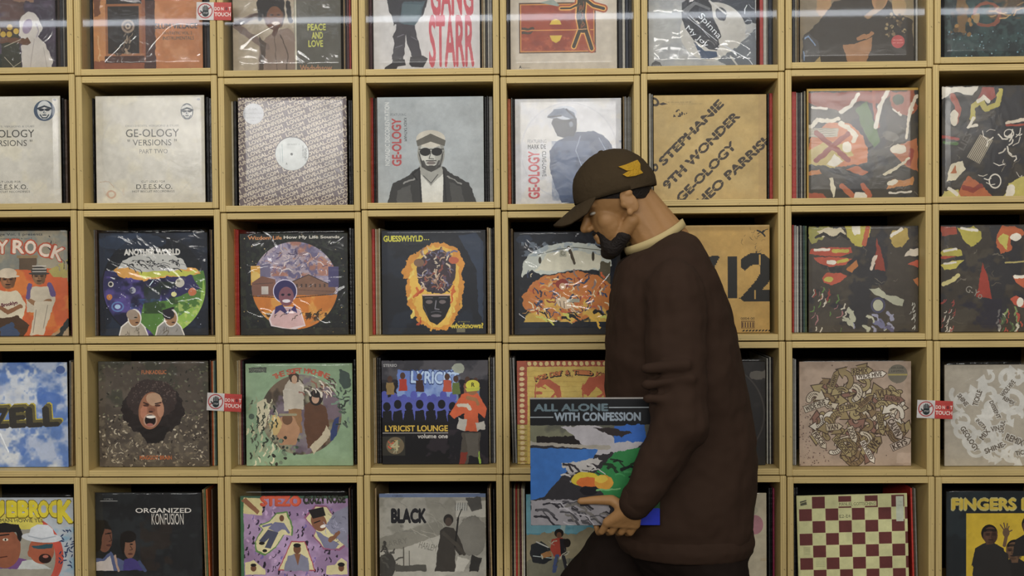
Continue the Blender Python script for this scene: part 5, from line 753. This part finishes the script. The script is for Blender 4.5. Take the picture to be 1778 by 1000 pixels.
def cap_bm(bm, a, b, r0, r1, n=14):
    """a limb: rings from a to b with rounded ends"""
    a, b = Vector(a), Vector(b); ax = (b-a); L = ax.length; ax.normalize(); q = ax.to_track_quat('Z', 'Y'); st = []
    for k in range(5): t = (k/4)*PI/2; st.append((-r0*math.cos(t), r0*math.sin(t)+1e-4))
    for k in range(5): t = (k/4)*PI/2; st.append((L+r1*math.sin(t), r1*math.cos(t)+1e-4))
    rings = [[bm.verts.new(a+q @ Vector((r*math.cos(2*PI*i/n), r*math.sin(2*PI*i/n), z))) for i in range(n)] for z, r in st]
    for A_, B_ in zip(rings, rings[1:]):
        for i in range(n): bm.faces.new((A_[i], A_[(i+1) % n], B_[(i+1) % n], B_[i]))
    bm.faces.new(rings[0][::-1]); bm.faces.new(rings[-1])
def ell_bm(bm, c, ax, rad, seg=20):
    """an ellipsoid with axes ax (three vectors) and radii rad"""
    M = Matrix((ax[0], ax[1], ax[2])).transposed().to_4x4(); M.translation = Vector(c)
    bmesh.ops.create_uvsphere(bm, u_segments=seg, v_segments=seg//2, radius=1, matrix=M @ Matrix.Diagonal((*rad, 1)))
def loft_bm(bm, rings, n=32, ex=.85):
    R = []
    for f, b, hw, yc in rings:
        c = (f+b)/2; a = (b-f)/2; row = []
        for i in range(n):
            t = 2*PI*i/n; co, si = math.cos(t), math.sin(t)
            v = c+a*math.copysign(abs(co)**ex, co)+Vector((0, hw*math.copysign(abs(si)**ex, si)+yc, 0)); row.append(bm.verts.new(v))
        R.append(row)
    for A_, B_ in zip(R, R[1:]):
        for i in range(n): bm.faces.new((A_[i], A_[(i+1) % n], B_[(i+1) % n], B_[i]))
    bm.faces.new(R[0][::-1]); bm.faces.new(R[-1])
    return bm
def fuse(name, bm, mat, parent, origin, vox=.006, smooth=4, disp=0, dscale=.08, sf=.5):
    """grow one continuous skin over the overlapping shapes"""
    bmesh.ops.recalc_face_normals(bm, faces=bm.faces[:])
    me = bpy.data.meshes.new(name); bm.to_mesh(me); bm.free(); o = bpy.data.objects.new(name, me); COL.objects.link(o)
    m = o.modifiers.new('r', 'REMESH'); m.mode = 'VOXEL'; m.voxel_size = vox; m.use_smooth_shade = True
    m = o.modifiers.new('s', 'SMOOTH'); m.iterations = smooth; m.factor = sf
    if disp:
        t = bpy.data.textures.new(name, 'CLOUDS'); t.noise_scale = dscale; t.noise_depth = 2
        m = o.modifiers.new('d', 'DISPLACE'); m.texture = t; m.texture_coords = 'LOCAL'; m.strength = disp; m.mid_level = .5
    bpy.context.view_layer.update()
    new = bpy.data.meshes.new_from_object(o.evaluated_get(bpy.context.evaluated_depsgraph_get()))
    o.modifiers.clear(); o.data = new; new.name = name; bpy.data.meshes.remove(me)
    new.transform(Matrix.Translation(-Vector(origin))); new.materials.clear(); new.materials.append(mat)
    new.polygons.foreach_set('use_smooth', [True]*len(new.polygons)); o.parent = parent
    return o
# the head's own frame, with its origin between the ears
e0 = at(1090, 352, YP-.07); E0 = Vector((e0.x, YP, e0.z)); hp = math.radians(20)
FF = Vector((-math.cos(hp), 0, -math.sin(hp))); UU = Vector((-math.sin(hp), 0, math.cos(hp))); SS = Vector((0, 1, 0))
def Hd(f, u, s=0): return E0+FF*f+UU*u+SS*s
AX = (FF, SS, UU)
def bodyhead(bm, g=0):
    ell_bm(bm, Hd(.016, .046), AX, (.092+g, .074+g, .086+g), 28); ell_bm(bm, Hd(.055, -.022), AX, (.046+g, .056+g, .072+g))
    for s in (-1, 1):
        cap_bm(bm, Hd(.002, -.045, s*.05), Hd(.070, -.094, s*.018), .018+g, .019+g); ell_bm(bm, Hd(.060, -.020, s*.036), AX, (.028, .022, .032)); cap_bm(bm, Hd(.092, .022, s*.012), Hd(.082, .026, s*.045), .010, .009)
    ell_bm(bm, Hd(.078, -.096), AX, (.022+g, .024+g, .018+g))
bm = bmesh.new(); bodyhead(bm)
cap_bm(bm, Hd(.098, .012), Hd(.121, -.022), .0085, .0115); cap_bm(bm, Hd(.110, -.027, -.010), Hd(.110, -.027, .010), .009, .009)
cap_bm(bm, Hd(.098, -.052, -.018), Hd(.098, -.052, .018), .0085, .0085); cap_bm(bm, Hd(.096, -.065, -.015), Hd(.096, -.065, .015), .0085, .0085)
neckb = P(1146, 432)
cap_bm(bm, Hd(-.018, -.02), neckb, .056, .060); cap_bm(bm, Hd(-.040, .0), P(1165, 420), .040, .052)
# trunk and limbs
hipc, sh = P(1190, 880), P(1160, 500)
loft_bm(bm, [(P(1105, 446), P(1180, 415), .06, 0), (P(1092, 480), P(1215, 450), .165, 0), (P(1078, 550), P(1245, 530), .175, 0), (P(1080, 650), P(1265, 640), .16, 0), (P(1085, 760), P(1275, 755), .155, 0), (P(1095, 850), P(1285, 850), .165, 0), (P(1120, 900), P(1275, 900), .15, 0)])
SHn, ELn, WRn = N_(1170, 505, YP-.170), N_(1182, 735, YP-.242), N_(1100, 880, YP-.246)
cap_bm(bm, SHn, ELn, .052, .040); cap_bm(bm, ELn, WRn, .038, .026)
SHf, ELf, WRf = N_(1168, 505, YP+.165), N_(1215, 715, YP+.19), N_(1180, 880, YP+.19)
cap_bm(bm, SHf, ELf, .052, .040); cap_bm(bm, ELf, WRf, .038, .026)
HPf, KNf, ANf = N_(1150, 885, YP+.09), N_(985, 1085, YP+.09), None
HPn, KNn = N_(1215, 935, YP-.08), N_(1270, 1108, YP-.09)
ANf = Vector((KNf.x-.03, KNf.y, .10)); ANn = Vector((KNn.x+.24, KNn.y, .17))
cap_bm(bm, HPf, KNf, .085, .055); cap_bm(bm, KNf, ANf, .054, .036); cap_bm(bm, HPn, KNn, .085, .055); cap_bm(bm, KNn, ANn, .054, .036)
cap_bm(bm, ANf+Vector((0, 0, -.05)), ANf+Vector((-.15, 0, -.065)), .035, .022); cap_bm(bm, ANn+Vector((.02, 0, -.04)), ANn+Vector((-.10, 0, -.13)), .035, .022)
# hands: the near one hooks its fingers under the record and lays the thumb along its face
RY = YP-.203                                     # near face of the held record
def hand(W, kn, th, fr=.0085):
    for q in kn: cap_bm(bm, W, q[0], .021, .0115)
    for a_, b_ in zip(kn, kn[1:]): cap_bm(bm, a_[0], b_[0], .0112, .0112)
    for q in kn:
        for i in range(3): cap_bm(bm, q[i], q[i+1], fr*(1.05-.08*i), fr*(.97-.08*i), 10)
    for i in range(len(th)-1): cap_bm(bm, th[i], th[i+1], .0150-.0022*i, .0128-.0022*i, 12)
kn = []
for i, x in enumerate((1046, 1063, 1080, 1096)):
    ln = (0, 3, 2, -3)[i]
    kn.append((N_(x+8, 907+i*1.2, RY-.022), N_(x-1, 923+i*.6, RY-.008), N_(x-7, 925+i*.4, RY+.020), N_(x-14-ln, 904-ln, RY+.026)))
hand(WRn, kn, [N_(1088, 885, RY-.027), N_(1062, 868, RY-.020), N_(1034, 868, RY-.015), N_(1008, 870, RY-.012)])
knf = [(WRf+Vector((-.02+.021*i-.01, .006, -.085)), WRf+Vector((-.03+.021*i-.01, .0, -.125)), WRf+Vector((-.035+.021*i-.01, -.015, -.15)), WRf+Vector((-.03+.021*i-.01, -.03, -.162))) for i in range(4)]
hand(WRf, knf, [WRf+Vector((-.02, -.01, -.03)), WRf+Vector((-.045, -.02, -.06)), WRf+Vector((-.05, -.028, -.09)), WRf+Vector((-.045, -.032, -.112))])
ORI = Vector((hipc.x, YP, 0))
man = empty('person', ORI, 'person walking past in dark cap and brown jacket, carrying records low', 'person')
body = fuse('body', bm, SKIN, man, ORI, .0034, 3)
# ears
for s in (-1, 1):
    b = bmesh.new(); ell_bm(b, Hd(-.004, .002, s*.078), (FF*.94-UU*.34, SS, UU*.94+FF*.34), (.019, .007, .032)); cap_bm(b, Hd(.008, .0, s*.072), Hd(-.008, -.004, s*.078), .012, .008)
    ell_bm(b, Hd(-.008, .022, s*.081), AX, (.012, .006, .010)); ell_bm(b, Hd(.004, -.024, s*.079), AX, (.008, .006, .009))
    fuse('ear', b, SKIN, man, ORI, .0025, 3)
    b = bmesh.new(); ell_bm(b, Hd(.0885, .006, s*.033), AX, (.009, .011, .0045), 16); meshobj('eye', b, EYE, man, True).location = -ORI
    b = bmesh.new(); cap_bm(b, Hd(.098, .030, s*.018), Hd(.088, .033, s*.048), .0045, .003); meshobj('eyebrow', b, HAIR, man, True).location = -ORI
# beard and short hair under the cap
b = bmesh.new()
for s in (-1, 1): cap_bm(b, Hd(.036, -.074, s*.038), Hd(.070, -.096, s*.020), .019, .022); cap_bm(b, Hd(.085, -.046, s*.024), Hd(.082, -.085, s*.022), .010, .016)
ell_bm(b, Hd(.078, -.099), AX, (.027, .027, .021)); cap_bm(b, Hd(.102, -.0435, -.02), Hd(.102, -.0435, .02), .0055, .0055)
fuse('beard', b, HAIR, man, ORI, .0035, 2, .003, .01)
b = bmesh.new(); ell_bm(b, Hd(.012, .044), AX, (.093, .077, .088), 28)
bmesh.ops.bisect_plane(b, geom=b.verts[:]+b.edges[:]+b.faces[:], plane_co=Hd(0, .012), plane_no=(-UU+FF*.35).normalized(), clear_outer=True)
meshobj('hair', b, HAIR, man, True).location = -ORI
# cap
CC, CR = Hd(.014, .044), (.106, .087, .102)
b = bmesh.new(); ell_bm(b, CC, AX, CR, 40)
bmesh.ops.bisect_plane(b, geom=b.verts[:]+b.edges[:]+b.faces[:], plane_co=Hd(0, .030), plane_no=(-UU+FF*.12).normalized(), clear_outer=True)
bmesh.ops.solidify(b, geom=b.faces[:], thickness=.003)
cp = meshobj('cap', b, CAPM, man, True); cp.location = -ORI
sb = cp.modifiers.new('d', 'DISPLACE'); tx = bpy.data.textures.new('capfold', 'CLOUDS'); tx.noise_scale = .05; sb.texture = tx; sb.strength = .006
b = bmesh.new(); nu, nv = 16, 8; G_ = []
for top in (1, 0):
    g = []
    for i in range(nu+1):
        t = (i/nu-.5)*2; row = []
        for j in range(nv+1):
            k = j/nv; hw = .078; f0 = .014+.104*math.sqrt(max(0, 1-(t*hw/.087)**2)); f1 = .108+.088*(1-abs(t)**2.6)**.5
            f_ = f0+(max(f1, f0)-f0)*k; u_ = .050-.38*(f_-.10)-.030*t*t*(.4+k*.8)+(.0018 if top else -.0018); row.append(b.verts.new(Hd(f_-.004, u_, t*hw)))
        g.append(row)
    G_.append(g)
for i in range(nu):
    for j in range(nv):
        b.faces.new((G_[0][i][j], G_[0][i+1][j], G_[0][i+1][j+1], G_[0][i][j+1])); b.faces.new((G_[1][i][j], G_[1][i][j+1], G_[1][i+1][j+1], G_[1][i+1][j]))
for i in range(nu):
    for j in (0, nv):
        q = (G_[0][i][j], G_[0][i+1][j], G_[1][i+1][j], G_[1][i][j]); b.faces.new(q if j else q[::-1])
for j in range(nv):
    for i in (0, nu):
        q = (G_[0][i][j], G_[0][i][j+1], G_[1][i][j+1], G_[1][i][j]); b.faces.new(q if i == 0 else q[::-1])
bmesh.ops.recalc_face_normals(b, faces=b.faces[:])
br = meshobj('brim', b, CAPM, cp, True)
b = bmesh.new(); ell_bm(b, CC+UU*.103, AX, (.008, .008, .005), 12); meshobj('cap_button', b, CAPM, cp, True)
b = bmesh.new()      # stitched emblem over the back left of the cap
for pts in (((1073, 290), (1086, 286), (1108, 276), (1113, 284), (1112, 296), (1088, 297)), ((1080, 304), (1090, 298), (1112, 294), (1117, 300), (1102, 306), (1088, 308))):
    vs = []
    for X, Y in pts:
        v = at(X, Y, YP-.07)-E0; f_, u_ = v.dot(FF), v.dot(UU); d_ = 1-((f_-.014)/CR[0])**2-((u_-.044)/CR[2])**2; vs.append((f_, u_, -CR[1]*math.sqrt(max(d_, .01))))
    cen = tuple(sum(q[k] for q in vs)/len(vs) for k in range(3)); d_ = 1-((cen[0]-.014)/CR[0])**2-((cen[1]-.044)/CR[2])**2; cen = (cen[0], cen[1], -CR[1]*math.sqrt(max(d_, .01)))
    out = [b.verts.new(Hd(f_, u_, s_-.0075)) for f_, u_, s_ in vs]; inn = [b.verts.new(Hd(f_, u_, s_+.004)) for f_, u_, s_ in vs]; cv_ = b.verts.new(Hd(cen[0], cen[1], cen[2]-.009))
    for i in range(len(out)): j = (i+1) % len(out); b.faces.new((out[i], out[j], cv_)); b.faces.new((out[j], out[i], inn[i], inn[j]))
bmesh.ops.recalc_face_normals(b, faces=b.faces[:]); meshobj('emblem', b, YEL, cp)
# shirt collar: a band that rings the neck
b = bmesh.new(); n = 40; R_ = []
cf, cb = P(1088, 437), P(1186, 388)
for k, (gr, up_) in enumerate(((0, 0), (.004, .0), (.004, .020), (0, .020), (-.004, .018), (-.003, -.004))):
    row = []
    for i in range(n):
        t = 2*PI*i/n; c_ = (cf+cb)/2; a_ = (cb-cf)/2; nrm = Vector((-.45, 0, .89))
        row.append(b.verts.new(c_+a_*(1+gr/.07)*math.cos(t)+Vector((0, (.069+gr)*math.sin(t), 0))+nrm*(up_-.012+.004*math.cos(2*t))))
    R_.append(row)
for k in range(len(R_)):
    A_, B_ = R_[k], R_[(k+1) % len(R_)]
    for i in range(n): b.faces.new((A_[i], A_[(i+1) % n], B_[(i+1) % n], B_[i]))
bmesh.ops.recalc_face_normals(b, faces=b.faces[:]); meshobj('shirt_collar', b, COLL, man, True).location = -ORI
# jacket
b = loft_bm(bmesh.new(), [(P(1092, 444), P(1184, 400), .078, 0), (P(1076, 458), P(1208, 414), .135, 0), (P(1066, 482), P(1228, 438), .178, 0), (P(1058, 515), P(1246, 478), .198, 0), (P(1053, 565), P(1264, 535), .20, 0), (P(1050, 625), P(1281, 605), .192, 0), (P(1050, 690), P(1296, 680), .186, 0), (P(1052, 760), P(1305, 755), .184, 0), (P(1060, 820), P(1309, 825), .186, 0), (P(1062, 868), P(1308, 872), .188, 0), (P(1066, 900), P(1306, 902), .190, 0), (P(1074, 925), P(1300, 928), .184, 0)])
cap_bm(b, SHn, ELn, .076, .068); cap_bm(b, ELn, ELn.lerp(WRn, .86), .067, .046); cap_bm(b, ELn.lerp(WRn, .80), ELn.lerp(WRn, .93), .047, .040)
cap_bm(b, SHf, ELf, .072, .058); cap_bm(b, ELf, ELf.lerp(WRf, .9), .056, .042)
for k, (xa, ya, xb, yb) in enumerate(((1120, 640, 1190, 634), (1122, 668, 1200, 658), (1126, 692, 1195, 694))):
    cap_bm(b, N_(xa, ya, YP-.277), N_(xb, yb, YP-.283), .011, .015)
jk = fuse('jacket', b, JACK, man, ORI, .0055, 8, .024, .10)
b = bmesh.new(); q = (WRn-ELn).normalized(); cap_bm(b, ELn.lerp(WRn, .90), ELn.lerp(WRn, .955), .043, .040); fuse('cuff', b, JACK, jk, ORI, .005, 3)
b = loft_bm(bmesh.new(), [(P(1070, 912), P(1304, 914), .186, 0), (P(1066, 930), P(1308, 934), .190, 0), (P(1076, 948), P(1300, 952), .182, 0)]); fuse('hem_band', b, JACK, jk, ORI, .0055, 3, .004, .03)
# trousers
b = loft_bm(bmesh.new(), [(P(1090, 820), P(1290, 820), .165, 0), (P(1080, 880), P(1300, 880), .175, 0), (P(1085, 950), P(1305, 950), .165, 0), (P(1130, 1010), P(1270, 1010), .10, 0)])
cap_bm(b, HPf, KNf, .112, .088); cap_bm(b, KNf, ANf, .086, .066); cap_bm(b, HPn, KNn, .100, .088); cap_bm(b, KNn, ANn, .086, .066)
fuse('trousers', b, TROU, man, ORI, .0075, 5, .022, .08)
for A_, tip in ((ANf, -.065), (ANn, -.135)):
    b = bmesh.new(); h0 = A_+Vector((.02, 0, -.052 if A_ is ANf else -.04)); t0 = A_+Vector((-.16 if A_ is ANf else -.12, 0, tip))
    cap_bm(b, h0, t0, .046, .033); cap_bm(b, A_, h0, .042, .046); fuse('shoe', b, SHOE, man, ORI, .005, 4)
# the record in the hand
pa, pb = at(920, 691, RY), at(1146, 912, RY); w_, h_ = pb.x-pa.x, pa.z-pb.z
hr = empty('record_sleeve', ((pa.x+pb.x)/2, RY+.006, pb.z), 'record with black title band and blue picture, held low by the walking person', 'record', 'records carried by the person')
meshobj('cover', cover_bm(w_, h_, .007), [HELD.mat('held_print', 1.0, .35), BACKC], hr, loc=(0, -.002, 0))
meshobj('inner_sleeve', box_bm(w_*.97, .003, h_*.98, .0004, seg=1, c=(-.002, .0035, h_/2)), flat('paper_sleeve', '#9a968c', .7), hr)
